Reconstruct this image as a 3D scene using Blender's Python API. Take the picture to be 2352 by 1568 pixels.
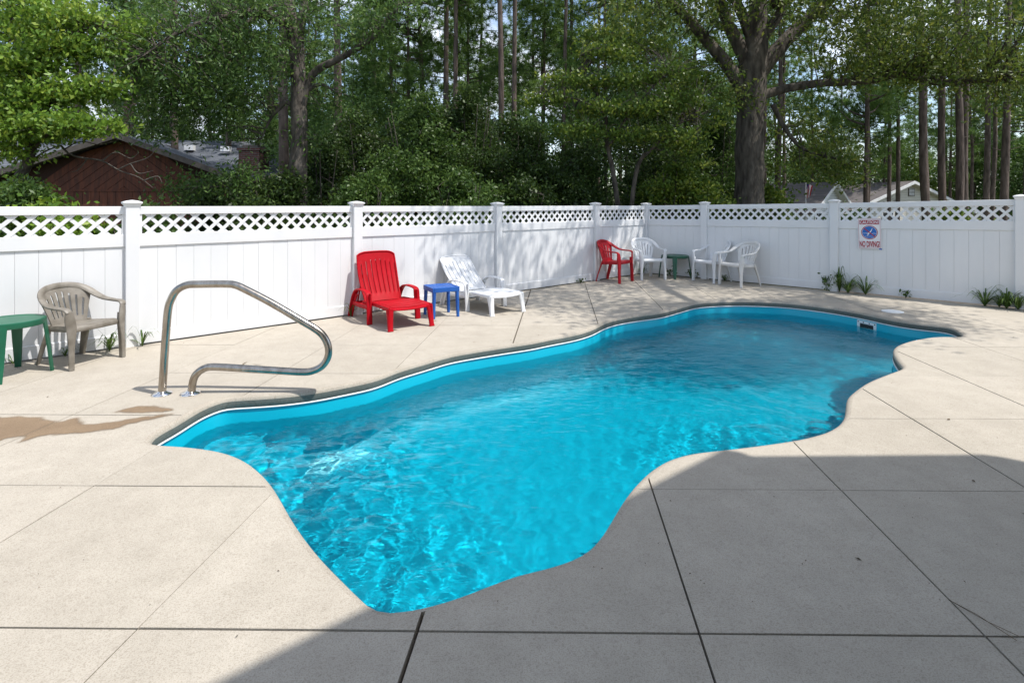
import bpy, bmesh, math, random
import numpy as np
from mathutils import Vector, Matrix
from mathutils.geometry import tessellate_polygon

R = math.radians
random.seed(11)
rng = np.random.default_rng(11)
sc = bpy.context.scene
for o in list(bpy.data.objects):
    bpy.data.objects.remove(o)
col = sc.collection

# ------------------------------------------------------------------ camera
F, H0, CX, HC = 1272.0, 470.0, 1176.0, 1.52      # focal length and horizon in a 2352 px wide frame
def G(px, py, z=0.0):
    d = F * (HC - z) / (py - H0)
    return Vector(((px - CX) / F * d, d, z))
def A(px, py, d):
    return Vector(((px - CX) / F * d, d, HC - (py - H0) / F * d))
cd = bpy.data.cameras.new('camera')
cam = bpy.data.objects.new('camera', cd)
col.objects.link(cam)
cam.location = (0, 0, HC)
cam.rotation_euler = (R(90), 0, 0)
cd.sensor_width = 36
cd.lens = 36 * F / 2352
cd.shift_y = -(784 - H0) / 2352
cd.clip_start = 0.05
cd.clip_end = 2000
sc.camera = cam

# ------------------------------------------------------------------ sky, sun, exposure
SUN = Vector((0.49, -0.187, 1.0)).normalized()
w = bpy.data.worlds.new('World')
sc.world = w
w.use_nodes = True
nt = w.node_tree
nt.nodes.clear()
sky = nt.nodes.new('ShaderNodeTexSky')
sky.sky_type = 'NISHITA'
sky.sun_disc = False
sky.sun_elevation = math.asin(SUN.z)
sky.sun_rotation = math.atan2(SUN.x, SUN.y)
sky.air_density = 1.0
sky.dust_density = 1.2
tc = nt.nodes.new('ShaderNodeTexCoord')
cn = nt.nodes.new('ShaderNodeTexNoise')
cn.inputs['Scale'].default_value = 3.2
cn.inputs['Detail'].default_value = 7
cn.inputs['Roughness'].default_value = 0.58
mp = nt.nodes.new('ShaderNodeMapping')
mp.inputs['Scale'].default_value = (1, 1, 2.2)
cr = nt.nodes.new('ShaderNodeValToRGB')
cr.color_ramp.elements[0].position = 0.45
cr.color_ramp.elements[1].position = 0.64
mx = nt.nodes.new('ShaderNodeMix')
mx.data_type = 'RGBA'
mx.inputs['B'].default_value = (5.6, 5.9, 6.4, 1)
bg = nt.nodes.new('ShaderNodeBackground')
bg.inputs['Strength'].default_value = 0.15
ow = nt.nodes.new('ShaderNodeOutputWorld')
L = nt.links.new
L(tc.outputs['Generated'], mp.inputs['Vector'])
L(mp.outputs['Vector'], cn.inputs['Vector'])
L(cn.outputs['Fac'], cr.inputs['Fac'])
L(cr.outputs['Color'], mx.inputs['Factor'])
L(sky.outputs['Color'], mx.inputs['A'])
L(mx.outputs['Result'], bg.inputs['Color'])
L(bg.outputs['Background'], ow.inputs['Surface'])

sd = bpy.data.lights.new('sun', 'SUN')
sd.energy = 3.45
sd.angle = R(0.53)
sd.color = (1.0, 0.96, 0.905)
sun = bpy.data.objects.new('sun', sd)
col.objects.link(sun)
sun.rotation_euler = SUN.to_track_quat('Z', 'Y').to_euler()
sun.location = SUN * 60
sd.cycles.is_caustics_light = True

sc.view_settings.view_transform = 'Standard'
sc.view_settings.look = 'None'
sc.view_settings.gamma = 1
sc.view_settings.use_curve_mapping = False
sc.view_settings.exposure = 0.70
sc.render.engine = 'CYCLES'
sc.cycles.use_denoising = True
sc.cycles.max_bounces = 10
sc.cycles.diffuse_bounces = 4
sc.cycles.glossy_bounces = 4
sc.cycles.transmission_bounces = 6
sc.cycles.transparent_max_bounces = 8
sc.cycles.sample_clamp_indirect = 6
sc.cycles.caustics_reflective = False

# ------------------------------------------------------------------ helpers
def tag(o, label=None, cat=None, group=None, kind=None):
    if label: o['label'] = label
    if cat: o['category'] = cat
    if group: o['group'] = group
    if kind: o['kind'] = kind
    return o
def empty(name, loc=(0, 0, 0), rz=0.0, label=None, cat=None, group=None, kind=None):
    o = bpy.data.objects.new(name, None)
    col.objects.link(o)
    o.location = loc
    o.rotation_euler = (0, 0, rz)
    o.empty_display_size = 0.1
    return tag(o, label, cat, group, kind)
def link(name, me, mat, parent=None):
    o = bpy.data.objects.new(name, me)
    col.objects.link(o)
    if mat is not None and not me.materials:
        me.materials.append(mat)
    if parent is not None:
        o.parent = parent
    return o
def bevel(o, wd=0.004, seg=2):
    m = o.modifiers.new('bevel', 'BEVEL')
    m.width = wd
    m.segments = seg
    m.limit_method = 'ANGLE'
    m.angle_limit = R(40)
    return o
def copy_tree(o, parent=None):
    c = o.copy()
    col.objects.link(c)
    c.parent = parent
    for ch in list(o.children):
        copy_tree(ch, c)
    return c
def face_to(fx, fy):
    return math.atan2(fx, -fy)

class MB:
    def __init__(s):
        s.v = []; s.f = []
    def add(s, vs, fs):
        b = len(s.v)
        s.v += [tuple(p) for p in vs]
        s.f += [tuple(i + b for i in f) for f in fs]
    def hexa(s, p):       # 4 bottom (ccw from above), 4 top
        s.add(p, [(3, 2, 1, 0), (4, 5, 6, 7), (0, 1, 5, 4), (1, 2, 6, 5), (2, 3, 7, 6), (3, 0, 4, 7)])
        return s
    def box(s, x0, x1, y0, y1, z0, z1):
        return s.hexa([(x0, y0, z0), (x1, y0, z0), (x1, y1, z0), (x0, y1, z0), (x0, y0, z1), (x1, y0, z1), (x1, y1, z1), (x0, y1, z1)])
    def loft(s, loops, cap=True, closed=True):   # loops of equal length
        b = len(s.v); n = len(loops[0])
        for lp in loops: s.v += [tuple(p) for p in lp]
        for i in range(len(loops) - 1):
            for j in range(n if closed else n - 1):
                k = (j + 1) % n
                s.f.append((b + i * n + j, b + i * n + k, b + (i + 1) * n + k, b + (i + 1) * n + j))
        if cap:
            s.f.append(tuple(b + j for j in reversed(range(n))))
            s.f.append(tuple(b + (len(loops) - 1) * n + j for j in range(n)))
        return s
    def tube(s, pts, rad, n=8, squash=None):
        pts = [Vector(p) for p in pts]
        if not hasattr(rad, '__len__'): rad = [rad] * len(pts)
        T = []
        for i in range(len(pts)):
            a = pts[max(i - 1, 0)]; c = pts[min(i + 1, len(pts) - 1)]
            T.append((c - a).normalized())
        up = Vector((0, 0, 1)) if abs(T[0].z) < 0.9 else Vector((1, 0, 0))
        nrm = (up - T[0] * up.dot(T[0])).normalized()
        loops = []
        for i, p in enumerate(pts):
            nrm = (nrm - T[i] * nrm.dot(T[i])).normalized()
            bn = T[i].cross(nrm)
            loops.append([p + (nrm * math.cos(2 * math.pi * k / n) + bn * math.sin(2 * math.pi * k / n)) * rad[i] for k in range(n)])
        return s.loft(loops)
    def band(s, pts, wid, thk, wdir):   # flat strip of rounded section; wdir = width direction per point
        loops = []
        pts = [Vector(p) for p in pts]
        for i, p in enumerate(pts):
            t = (pts[min(i + 1, len(pts) - 1)] - pts[max(i - 1, 0)]).normalized()
            wv = Vector(wdir[i]); wv = (wv - t * wv.dot(t)).normalized()
            nv = t.cross(wv)
            a = wid[i] / 2; c = thk[i] / 2 if hasattr(thk, '__len__') else thk / 2
            k = min(c, a) * 0.55
            loops.append([p + wv * x + nv * y for x, y in ((a, c - k), (a - k, c), (-a + k, c), (-a, c - k), (-a, -c + k), (-a + k, -c), (a - k, -c), (a, -c + k))])
        return s.loft(loops)
    def grid(s, fn, nu, nv, thick=0.0, hole=None, tdir=None):
        P = [[Vector(fn(i / nu, j / nv)) for j in range(nv + 1)] for i in range(nu + 1)]
        N = [[None] * (nv + 1) for _ in range(nu + 1)]
        for i in range(nu + 1):
            for j in range(nv + 1):
                du = P[min(i + 1, nu)][j] - P[max(i - 1, 0)][j]
                dv = P[i][min(j + 1, nv)] - P[i][max(j - 1, 0)]
                N[i][j] = du.cross(dv).normalized()
        b = len(s.v); m = nv + 1; tot = (nu + 1) * m
        for i in range(nu + 1):
            for j in range(m): s.v.append(tuple(P[i][j]))
        if thick:
            for i in range(nu + 1):
                for j in range(m): s.v.append(tuple(P[i][j] - N[i][j] * thick))
        keep = {(i, j) for i in range(nu) for j in range(nv) if not (hole and hole(i, j))}
        for (i, j) in keep:
            q = (b + i * m + j, b + (i + 1) * m + j, b + (i + 1) * m + j + 1, b + i * m + j + 1)
            s.f.append(q)
            if thick:
                s.f.append(tuple(x + tot for x in reversed(q)))
                for (di, dj, e) in ((-1, 0, (0, 3)), (1, 0, (2, 1)), (0, -1, (1, 0)), (0, 1, (3, 2))):
                    if (i + di, j + dj) not in keep:
                        a, c = q[e[0]], q[e[1]]
                        s.f.append((a, c, c + tot, a + tot))
        return s
    def prism(s, poly, fn, n0, n1):      # poly in 2D, fn(a, b, n) -> 3D
        k = len(poly)
        s.add([fn(a, b, n0) for a, b in poly] + [fn(a, b, n1) for a, b in poly],
              [tuple(reversed(range(k))), tuple(range(k, 2 * k))] + [(i, (i + 1) % k, k + (i + 1) % k, k + i) for i in range(k)])
        return s
    def mesh(s, name, smooth=None):
        me = bpy.data.meshes.new(name)
        me.from_pydata(s.v, [], s.f)
        if smooth is not None:
            me.polygons.foreach_set('use_smooth', [True] * len(me.polygons))
            if smooth < 180: me.set_sharp_from_angle(angle=R(smooth))
        me.update()
        return me
    def build(s, name, mat, parent=None, smooth=None, fix=False):
        me = s.mesh(name, smooth)
        if fix:
            bm = bmesh.new(); bm.from_mesh(me)
            bmesh.ops.recalc_face_normals(bm, faces=bm.faces)
            bm.to_mesh(me); bm.free()
        return link(name, me, mat, parent)

def clip(poly, f):      # Sutherland-Hodgman, keep f >= 0
    out = []
    for i in range(len(poly)):
        p, q = poly[i], poly[(i + 1) % len(poly)]
        a, c = f(p), f(q)
        if a >= 0: out.append(p)
        if (a > 0 and c < 0) or (a < 0 and c > 0):
            t = a / (a - c)
            out.append(tuple(p[k] + (q[k] - p[k]) * t for k in range(2)))
    return out
def spline(pts, n=8, closed=False):
    pts = [Vector(p) for p in pts]; out = []; m = len(pts)
    for i in range(m if closed else m - 1):
        if closed: a, b, c, d = (pts[(i + k) % m] for k in (-1, 0, 1, 2))
        else: a, b, c, d = pts[max(i - 1, 0)], pts[i], pts[i + 1], pts[min(i + 2, m - 1)]
        for k in range(n):
            t = k / n
            out.append(0.5 * ((2 * b) + (c - a) * t + (2 * a - 5 * b + 4 * c - d) * t * t + (3 * b - a - 3 * c + d) * t ** 3))
    if not closed: out.append(pts[-1])
    return out

# ------------------------------------------------------------------ materials
def mat(name, c1, c2=None, scale=5.0, rough=0.6, bump=0.0, bscale=None, detail=5, stretch=(1, 1, 1), metal=0.0, spec=0.5, p0=0.35, p1=0.65, coat=0.0):
    m = bpy.data.materials.new(name); m.use_nodes = True
    nt = m.node_tree; b = nt.nodes['Principled BSDF']
    b.inputs['Roughness'].default_value = rough
    b.inputs['Metallic'].default_value = metal
    b.inputs['Specular IOR Level'].default_value = spec
    b.inputs['Coat Weight'].default_value = coat
    b.inputs['Base Color'].default_value = (*c1, 1)
    tc = nt.nodes.new('ShaderNodeTexCoord'); mp = nt.nodes.new('ShaderNodeMapping')
    mp.inputs['Scale'].default_value = stretch
    nt.links.new(tc.outputs['Object'], mp.inputs['Vector'])
    if c2 is not None:
        n = nt.nodes.new('ShaderNodeTexNoise')
        n.inputs['Scale'].default_value = scale; n.inputs['Detail'].default_value = detail
        r = nt.nodes.new('ShaderNodeValToRGB')
        r.color_ramp.elements[0].position = p0; r.color_ramp.elements[1].position = p1
        r.color_ramp.elements[0].color = (*c1, 1); r.color_ramp.elements[1].color = (*c2, 1)
        nt.links.new(mp.outputs['Vector'], n.inputs['Vector'])
        nt.links.new(n.outputs['Fac'], r.inputs['Fac'])
        nt.links.new(r.outputs['Color'], b.inputs['Base Color'])
    if bump:
        n2 = nt.nodes.new('ShaderNodeTexNoise')
        n2.inputs['Scale'].default_value = bscale or scale * 3; n2.inputs['Detail'].default_value = 4
        bp = nt.nodes.new('ShaderNodeBump'); bp.inputs['Strength'].default_value = 1.0; bp.inputs['Distance'].default_value = bump
        nt.links.new(mp.outputs['Vector'], n2.inputs['Vector'])
        nt.links.new(n2.outputs['Fac'], bp.inputs['Height'])
        nt.links.new(bp.outputs['Normal'], b.inputs['Normal'])
    return m
def leafmat(name, c1, c2, c3, rough=0.5, trans=0.35):
    m = bpy.data.materials.new(name); m.use_nodes = True
    nt = m.node_tree; b = nt.nodes['Principled BSDF']; out = nt.nodes['Material Output']
    at = nt.nodes.new('ShaderNodeAttribute'); at.attribute_name = 'rnd'
    r = nt.nodes.new('ShaderNodeValToRGB')
    r.color_ramp.elements[0].position = 0.0; r.color_ramp.elements[0].color = (*c1, 1)
    r.color_ramp.elements[1].position = 1.0; r.color_ramp.elements[1].color = (*c3, 1)
    e = r.color_ramp.elements.new(0.55); e.color = (*c2, 1)
    t = nt.nodes.new('ShaderNodeBsdfTranslucent'); ms = nt.nodes.new('ShaderNodeMixShader')
    hs = nt.nodes.new('ShaderNodeHueSaturation'); hs.inputs['Value'].default_value = 1.3; hs.inputs['Hue'].default_value = 0.485
    ms.inputs['Fac'].default_value = trans
    b.inputs['Roughness'].default_value = rough; b.inputs['Specular IOR Level'].default_value = 0.3
    k = nt.links.new
    k(at.outputs['Fac'], r.inputs['Fac']); k(r.outputs['Color'], b.inputs['Base Color'])
    k(r.outputs['Color'], hs.inputs['Color']); k(hs.outputs['Color'], t.inputs['Color'])
    k(b.outputs['BSDF'], ms.inputs[1]); k(t.outputs['BSDF'], ms.inputs[2]); k(ms.outputs['Shader'], out.inputs['Surface'])
    return m

def deck_material(name, base, dark, light, speck):
    m = bpy.data.materials.new(name); m.use_nodes = True
    nt = m.node_tree; b = nt.nodes['Principled BSDF']; k = nt.links.new
    b.inputs['Roughness'].default_value = 0.85; b.inputs['Specular IOR Level'].default_value = 0.25
    tc = nt.nodes.new('ShaderNodeTexCoord')
    def noise(s, d=4, r=0.55):
        n = nt.nodes.new('ShaderNodeTexNoise'); n.inputs['Scale'].default_value = s
        n.inputs['Detail'].default_value = d; n.inputs['Roughness'].default_value = r
        k(tc.outputs['Object'], n.inputs['Vector']); return n
    def ramp(src, p0, c0, p1, c1):
        r = nt.nodes.new('ShaderNodeValToRGB')
        r.color_ramp.elements[0].position = p0; r.color_ramp.elements[1].position = p1
        r.color_ramp.elements[0].color = (*c0, 1); r.color_ramp.elements[1].color = (*c1, 1)
        k(src, r.inputs['Fac']); return r
    def mul(a, bb, f=1.0):
        x = nt.nodes.new('ShaderNodeMix'); x.data_type = 'RGBA'; x.blend_type = 'MULTIPLY'; x.inputs['Factor'].default_value = f
        k(a, x.inputs['A']); k(bb, x.inputs['B']); return x
    big = ramp(noise(0.9, 6, 0.6).outputs['Fac'], 0.35, dark, 0.66, base)
    mid = ramp(noise(4.5, 7, 0.72).outputs['Fac'], 0.3, (0.84, 0.835, 0.825), 0.7, (1.0, 1.0, 1.0))
    fin = ramp(noise(190, 3, 0.6).outputs['Fac'], 0.36, speck, 0.52, (1, 1, 1))
    v = nt.nodes.new('ShaderNodeTexVoronoi'); v.inputs['Scale'].default_value = 105; k(tc.outputs['Object'], v.inputs['Vector'])
    peb = ramp(v.outputs['Color'], 0.05, (0.8, 0.79, 0.77), 0.35, (1.04, 1.04, 1.04))
    x = mul(big.outputs['Color'], mid.outputs['Color'])
    x = mul(x.outputs['Result'], fin.outputs['Color'])
    x = mul(x.outputs['Result'], peb.outputs['Color'], 0.6)
    oi = nt.nodes.new('ShaderNodeObjectInfo'); sr = ramp(oi.outputs['Random'], 0.0, (0.94, 0.94, 0.935), 1.0, (1.0, 1.0, 1.0))
    x = mul(x.outputs['Result'], sr.outputs['Color'])
    k(x.outputs['Result'], b.inputs['Base Color'])
    bp = nt.nodes.new('ShaderNodeBump'); bp.inputs['Distance'].default_value = 0.002; bp.inputs['Strength'].default_value = 0.7
    k(noise(170, 3).outputs['Fac'], bp.inputs['Height']); k(bp.outputs['Normal'], b.inputs['Normal'])
    return m

M = {}
M['deck'] = deck_material('pebble_deck', (0.475, 0.432, 0.365), (0.43, 0.39, 0.328), (0.7, 0.6, 0.5), (0.76, 0.74, 0.72))
M['coping'] = deck_material('coping_concrete', (0.46, 0.415, 0.35), (0.41, 0.37, 0.31), (0.7, 0.6, 0.5), (0.62, 0.60, 0.58))
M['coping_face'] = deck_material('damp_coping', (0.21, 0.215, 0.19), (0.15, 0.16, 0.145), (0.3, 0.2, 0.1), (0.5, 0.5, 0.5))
M['wet'] = deck_material('wet_deck', (0.29, 0.21, 0.135), (0.24, 0.17, 0.11), (0.3, 0.2, 0.1), (0.7, 0.67, 0.62))
wnt = M['wet'].node_tree; wo_ = wnt.nodes['Material Output']; wbs = wnt.nodes['Principled BSDF']
wat = wnt.nodes.new('ShaderNodeAttribute'); wat.attribute_name = 'wet'
wns = wnt.nodes.new('ShaderNodeTexNoise'); wns.inputs['Scale'].default_value = 9; wns.inputs['Detail'].default_value = 6
wtx = wnt.nodes.new('ShaderNodeTexCoord'); wnt.links.new(wtx.outputs['Object'], wns.inputs['Vector'])
wma = wnt.nodes.new('ShaderNodeMath'); wma.operation = 'MULTIPLY_ADD'; wma.inputs[1].default_value = 0.10
wnt.links.new(wns.outputs['Fac'], wma.inputs[0]); wnt.links.new(wat.outputs['Fac'], wma.inputs[2])
wmr = wnt.nodes.new('ShaderNodeMapRange'); wmr.inputs['From Min'].default_value = 0.035; wmr.inputs['From Max'].default_value = 0.085; wmr.inputs['To Max'].default_value = 0.88; wmr.interpolation_type = 'SMOOTHSTEP'
wnt.links.new(wma.outputs[0], wmr.inputs['Value'])
wtr = wnt.nodes.new('ShaderNodeBsdfTransparent'); wmx = wnt.nodes.new('ShaderNodeMixShader')
wnt.links.new(wmr.outputs[0], wmx.inputs['Fac']); wnt.links.new(wtr.outputs[0], wmx.inputs[1]); wnt.links.new(wbs.outputs[0], wmx.inputs[2]); wnt.links.new(wmx.outputs[0], wo_.inputs['Surface'])
M['joint'] = mat('joint_dirt', (0.07, 0.058, 0.045), (0.12, 0.10, 0.078), 20, 0.95)
M['vinyl'] = mat('white_vinyl', (0.68, 0.69, 0.70), (0.73, 0.735, 0.74), 2.5, 0.42, stretch=(1, 1, 0.4))
M['soil'] = mat('soil', (0.06, 0.045, 0.03), (0.1, 0.08, 0.05), 6, 0.95)
M['lawn'] = mat('lawn_ground', (0.055, 0.075, 0.022), (0.10, 0.085, 0.045), 0.7, 0.95, bump=0.05, bscale=14)
M['steel'] = mat('stainless_steel', (0.30, 0.265, 0.225), (0.42, 0.385, 0.34), 30, 0.22, metal=1.0, stretch=(1, 1, 0.3))
M['plate'] = mat('polished_steel', (0.68, 0.67, 0.66), None, 1, 0.12, metal=1.0)
M['red'] = mat('red_resin', (0.33, 0.001, 0.006), (0.39, 0.002, 0.010), 6, 0.55, spec=0.15)
M['redchair'] = mat('deep_red_resin', (0.36, 0.005, 0.012), (0.41, 0.009, 0.018), 8, 0.5, spec=0.3)
M['white_resin'] = mat('white_resin', (0.66, 0.67, 0.68), (0.72, 0.73, 0.73), 7, 0.45)
M['ivory_resin'] = mat('ivory_resin', (0.64, 0.63, 0.60), (0.69, 0.68, 0.66), 7, 0.45)
M['tan'] = mat('weathered_tan_resin', (0.125, 0.108, 0.083), (0.25, 0.228, 0.195), 9, 0.5, detail=8, p0=0.3, p1=0.75)
M['green'] = mat('green_resin', (0.004, 0.085, 0.043), (0.007, 0.11, 0.057), 5, 0.42)
M['dark_green'] = mat('dark_green_resin', (0.008, 0.06, 0.036), (0.012, 0.085, 0.05), 5, 0.42)
M['blue'] = mat('blue_resin', (0.007, 0.075, 0.34), (0.010, 0.11, 0.42), 5, 0.42)
M['shell'] = mat('pool_gelcoat', (0.002, 0.40, 0.54), (0.003, 0.42, 0.565), 2.0, 0.35)
M['bead'] = mat('white_bead', (0.78, 0.8, 0.8), None, 1, 0.4)
M['black'] = mat('dark_plastic', (0.02, 0.022, 0.022), None, 1, 0.5)
M['bark_oak'] = mat('oak_bark', (0.038, 0.031, 0.024), (0.125, 0.107, 0.086), 9, 0.95, bump=0.03, bscale=16, stretch=(1, 1, 0.3), detail=8)
M['bark_pine'] = mat('pine_bark', (0.05, 0.035, 0.026), (0.135, 0.10, 0.08), 6, 0.95, bump=0.03, bscale=10, stretch=(1, 1, 0.35), detail=8)
M['twig'] = mat('grey_twig', (0.07, 0.06, 0.05), (0.12, 0.105, 0.088), 10, 0.9)
M['leaf_oak'] = leafmat('leaf_oak', (0.0469, 0.0946, 0.0221), (0.0828, 0.1601, 0.0353), (0.138, 0.2134, 0.0496), 0.45, 0.36)
M['leaf_oak2'] = leafmat('leaf_oak2', (0.0601, 0.1006, 0.0176), (0.1042, 0.1601, 0.0275), (0.1738, 0.2058, 0.0396), 0.45, 0.36)
M['leaf_bright'] = leafmat('leaf_bright', (0.0891, 0.1758, 0.0204), (0.1654, 0.2813, 0.0325), (0.2672, 0.3515, 0.0508), 0.45, 0.36)
M['leaf_dog'] = leafmat('leaf_dog', (0.0517, 0.1002, 0.0145), (0.1036, 0.1717, 0.0207), (0.1943, 0.2362, 0.0362), 0.45, 0.36)
M['leaf_shrub'] = leafmat('leaf_shrub', (0.0224, 0.0459, 0.0095), (0.0399, 0.0777, 0.0153), (0.0719, 0.1148, 0.0242), 0.45, 0.36)
M['leaf_shrub2'] = leafmat('leaf_shrub2', (0.0363, 0.0782, 0.0145), (0.0635, 0.1203, 0.0232), (0.0998, 0.1654, 0.0362), 0.45, 0.36)
M['needle'] = leafmat('needle', (0.062, 0.1297, 0.0275), (0.1104, 0.1983, 0.0417), (0.1655, 0.2668, 0.0606), 0.45, 0.36)
M['far_leaf'] = leafmat('far_leaf', (0.062, 0.1219, 0.0308), (0.0966, 0.1829, 0.0417), (0.1517, 0.2363, 0.0606), 0.45, 0.36)
M['blade'] = leafmat('lily_blade', (0.05, 0.10, 0.018), (0.08, 0.15, 0.028), (0.14, 0.2, 0.05), 0.4, 0.35)
M['cedar'] = mat('cedar_plank', (0.052, 0.014, 0.006), (0.115, 0.031, 0.012), 3, 0.75, stretch=(4, 4, 0.6), bump=0.002)
M['cedar_dark'] = mat('cedar_back', (0.03, 0.012, 0.008), None, 1, 0.9)
M['fascia'] = mat('brown_fascia', (0.06, 0.05, 0.042), (0.085, 0.073, 0.062), 5, 0.8)
M['white_trim'] = mat('white_trim', (0.72, 0.72, 0.72), None, 1, 0.6)
M['glass'] = mat('dark_window', (0.02, 0.025, 0.03), None, 1, 0.08)

def brickmat(name, c1, c2, cm, scale, rowh=0.075, bw=0.21, mortar=0.012, axis='Z'):
    m = bpy.data.materials.new(name); m.use_nodes = True
    nt = m.node_tree; b = nt.nodes['Principled BSDF']; b.inputs['Roughness'].default_value = 0.9
    tc = nt.nodes.new('ShaderNodeTexCoord'); sp = nt.nodes.new('ShaderNodeSeparateXYZ'); cb = nt.nodes.new('ShaderNodeCombineXYZ')
    ad = nt.nodes.new('ShaderNodeMath'); ad.operation = 'ADD'
    k = nt.links.new
    k(tc.outputs['Object'], sp.inputs[0]); k(sp.outputs['X'], ad.inputs[0]); k(sp.outputs['Y'], ad.inputs[1])
    k(ad.outputs[0], cb.inputs['X']); k(sp.outputs['Z'], cb.inputs['Y'])
    t = nt.nodes.new('ShaderNodeTexBrick'); t.inputs['Scale'].default_value = scale
    t.inputs['Color1'].default_value = (*c1, 1); t.inputs['Color2'].default_value = (*c2, 1); t.inputs['Mortar'].default_value = (*cm, 1)
    t.inputs['Brick Width'].default_value = bw; t.inputs['Row Height'].default_value = rowh; t.inputs['Mortar Size'].default_value = mortar
    k(cb.outputs[0], t.inputs['Vector']); k(t.outputs['Color'], b.inputs['Base Color'])
    return m
M['brick'] = brickmat('red_brick', (0.13, 0.045, 0.032), (0.09, 0.032, 0.025), (0.12, 0.1, 0.085), 1.0)
M['shingle'] = brickmat('grey_shingle', (0.105, 0.115, 0.135), (0.07, 0.078, 0.092), (0.045, 0.05, 0.058), 1.0, 0.075, 0.3, 0.008)
M['shingle_brown'] = brickmat('brown_shingle', (0.135, 0.12, 0.115), (0.10, 0.088, 0.085), (0.07, 0.06, 0.06), 1.0, 0.085, 0.33, 0.008)
M['siding'] = brickmat('beige_siding', (0.60, 0.575, 0.51), (0.59, 0.565, 0.50), (0.32, 0.30, 0.27), 1.0, 0.13, 40.0, 0.012)
M['siding_white'] = brickmat('white_siding', (0.66, 0.68, 0.69), (0.65, 0.67, 0.68), (0.33, 0.34, 0.35), 1.0, 0.13, 40.0, 0.012)

# ------------------------------------------------------------------ pool outline, read off the deck edge
def za(x, y): return ((1300 + .4464 * x) / 1.04379, (700 + .4464 * y) / 1.04379)
def zb(x, y): return ((300 + .2551 * x) / 1.04379, (900 + .2551 * y) / 1.04379)
def zc(x, y): return ((340 + .4252 * x) / 1.04379, (460 + .4252 * y) / 1.04379)
edge = [(352, 1016), (420, 1021), (480, 1028), (530, 1039), (575, 1060), (613, 1093), (640, 1130), (667, 1177), (700, 1226), (742, 1277), (790, 1325),
        (828, 1362), (858, 1387), (890, 1396), (925, 1394), (975, 1385), (1040, 1367), (1110, 1341), (1180, 1315), (1250, 1298), (1310, 1279),
        (1350, 1256), (1381, 1223), (1406, 1184), (1430, 1145), (1457, 1110), (1492, 1077), (1535, 1052), (1590, 1037), (1660, 1029), (1750, 1018), (1830, 1006)]
edge += [za(*p) for p in ((1480, 757), (1540, 735), (1590, 702), (1618, 665), (1627, 625), (1630, 590), (1640, 556), (1680, 521), (1735, 484), (1800, 455), (1875, 427),
                          (1925, 408), (1932, 396), (1912, 372), (1890, 340), (1882, 313), (1893, 290), (1930, 273), (1990, 255), (2090, 239), (2170, 237), (2225, 238), (2252, 234),
                          (2248, 219), (2215, 195), (2150, 178), (2000, 162), (1850, 138), (1700, 106), (1500, 74), (1300, 52), (1100, 44), (940, 46), (830, 55), (740, 78), (640, 104),
                          (520, 120), (410, 138), (335, 160), (270, 192), (180, 219), (40, 245))]
edge += [zc(*p) for p in ((2200, 842), (2050, 864), (1900, 887), (1740, 915), (1600, 955), (1450, 998))]
edge += [zb(*p) for p in ((2352, 22), (2080, 80), (1800, 132), (1500, 170), (1200, 192), (980, 206), (860, 234), (700, 303), (500, 423), (340, 510), (262, 570))]
OUT = spline([G(*p) for p in edge], 5, True)
for _ in range(2):
    OUT = [(OUT[i - 1] + OUT[i] * 2 + OUT[(i + 1) % len(OUT)]) / 4 for i in range(len(OUT))]
# resample evenly
P = np.array([p[:2] for p in OUT]); P = np.vstack([P, P[:1]])
seg = np.hypot(*(P[1:] - P[:-1]).T); cum = np.concatenate([[0], np.cumsum(seg)])
NP_ = 420
tt = np.linspace(0, cum[-1], NP_, endpoint=False)
OUT = np.stack([np.interp(tt, cum, P[:, 0]), np.interp(tt, cum, P[:, 1])], 1)
area = 0.5 * np.sum(OUT[:, 0] * np.roll(OUT[:, 1], -1) - np.roll(OUT[:, 0], -1) * OUT[:, 1])
if area < 0: OUT = OUT[::-1].copy()
def offset(k):      # k > 0: away from the water
    t = np.roll(OUT, -3, 0) - np.roll(OUT, 3, 0)
    t /= np.linalg.norm(t, axis=1)[:, None]
    return OUT + np.stack([t[:, 1], -t[:, 0]], 1) * k
def inside(x, y, poly):
    c = np.zeros(x.shape, bool); n = len(poly)
    for i in range(n):
        x1, y1 = poly[i]; x2, y2 = poly[(i + 1) % n]
        if y1 == y2: continue
        m = ((y1 > y) != (y2 > y)) & (x < (x2 - x1) * (y - y1) / (y2 - y1) + x1)
        c ^= m
    return c

# ------------------------------------------------------------------ fence line
def V2(p): return np.array([p.x, p.y])
p1 = V2(G(303, 794)); p2 = V2(G(818, 721)); p3 = V2(G(1143, 675.5)); p4 = V2(G(1368, 643.6)); pc = V2(G(1484, 627))
r1 = V2(G(1620, 639.5)); r2 = V2(G(1917, 668)); r3 = V2(G(2345, 708.6))
ul = (pc - p1) / np.linalg.norm(pc - p1)
ur = (r3 - pc) / np.linalg.norm(r3 - pc)
p0 = p1 - ul * 2.585
pz = p0 - ul * 2.585
r4 = r3 + ur * 2.42
def onl(p, a, u): return a + u * np.dot(p - a, u)
p2, p3, p4 = (onl(p, p1, ul) for p in (p2, p3, p4))
r1, r2 = (onl(p, pc, ur) for p in (r1, r2))
nl = np.array([ul[1], -ul[0]])        # towards the pool
nr = np.array([-ur[1], ur[0]]) * -1
if np.dot(nr, np.array([0, 5.]) - pc) < 0: nr = -nr

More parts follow.
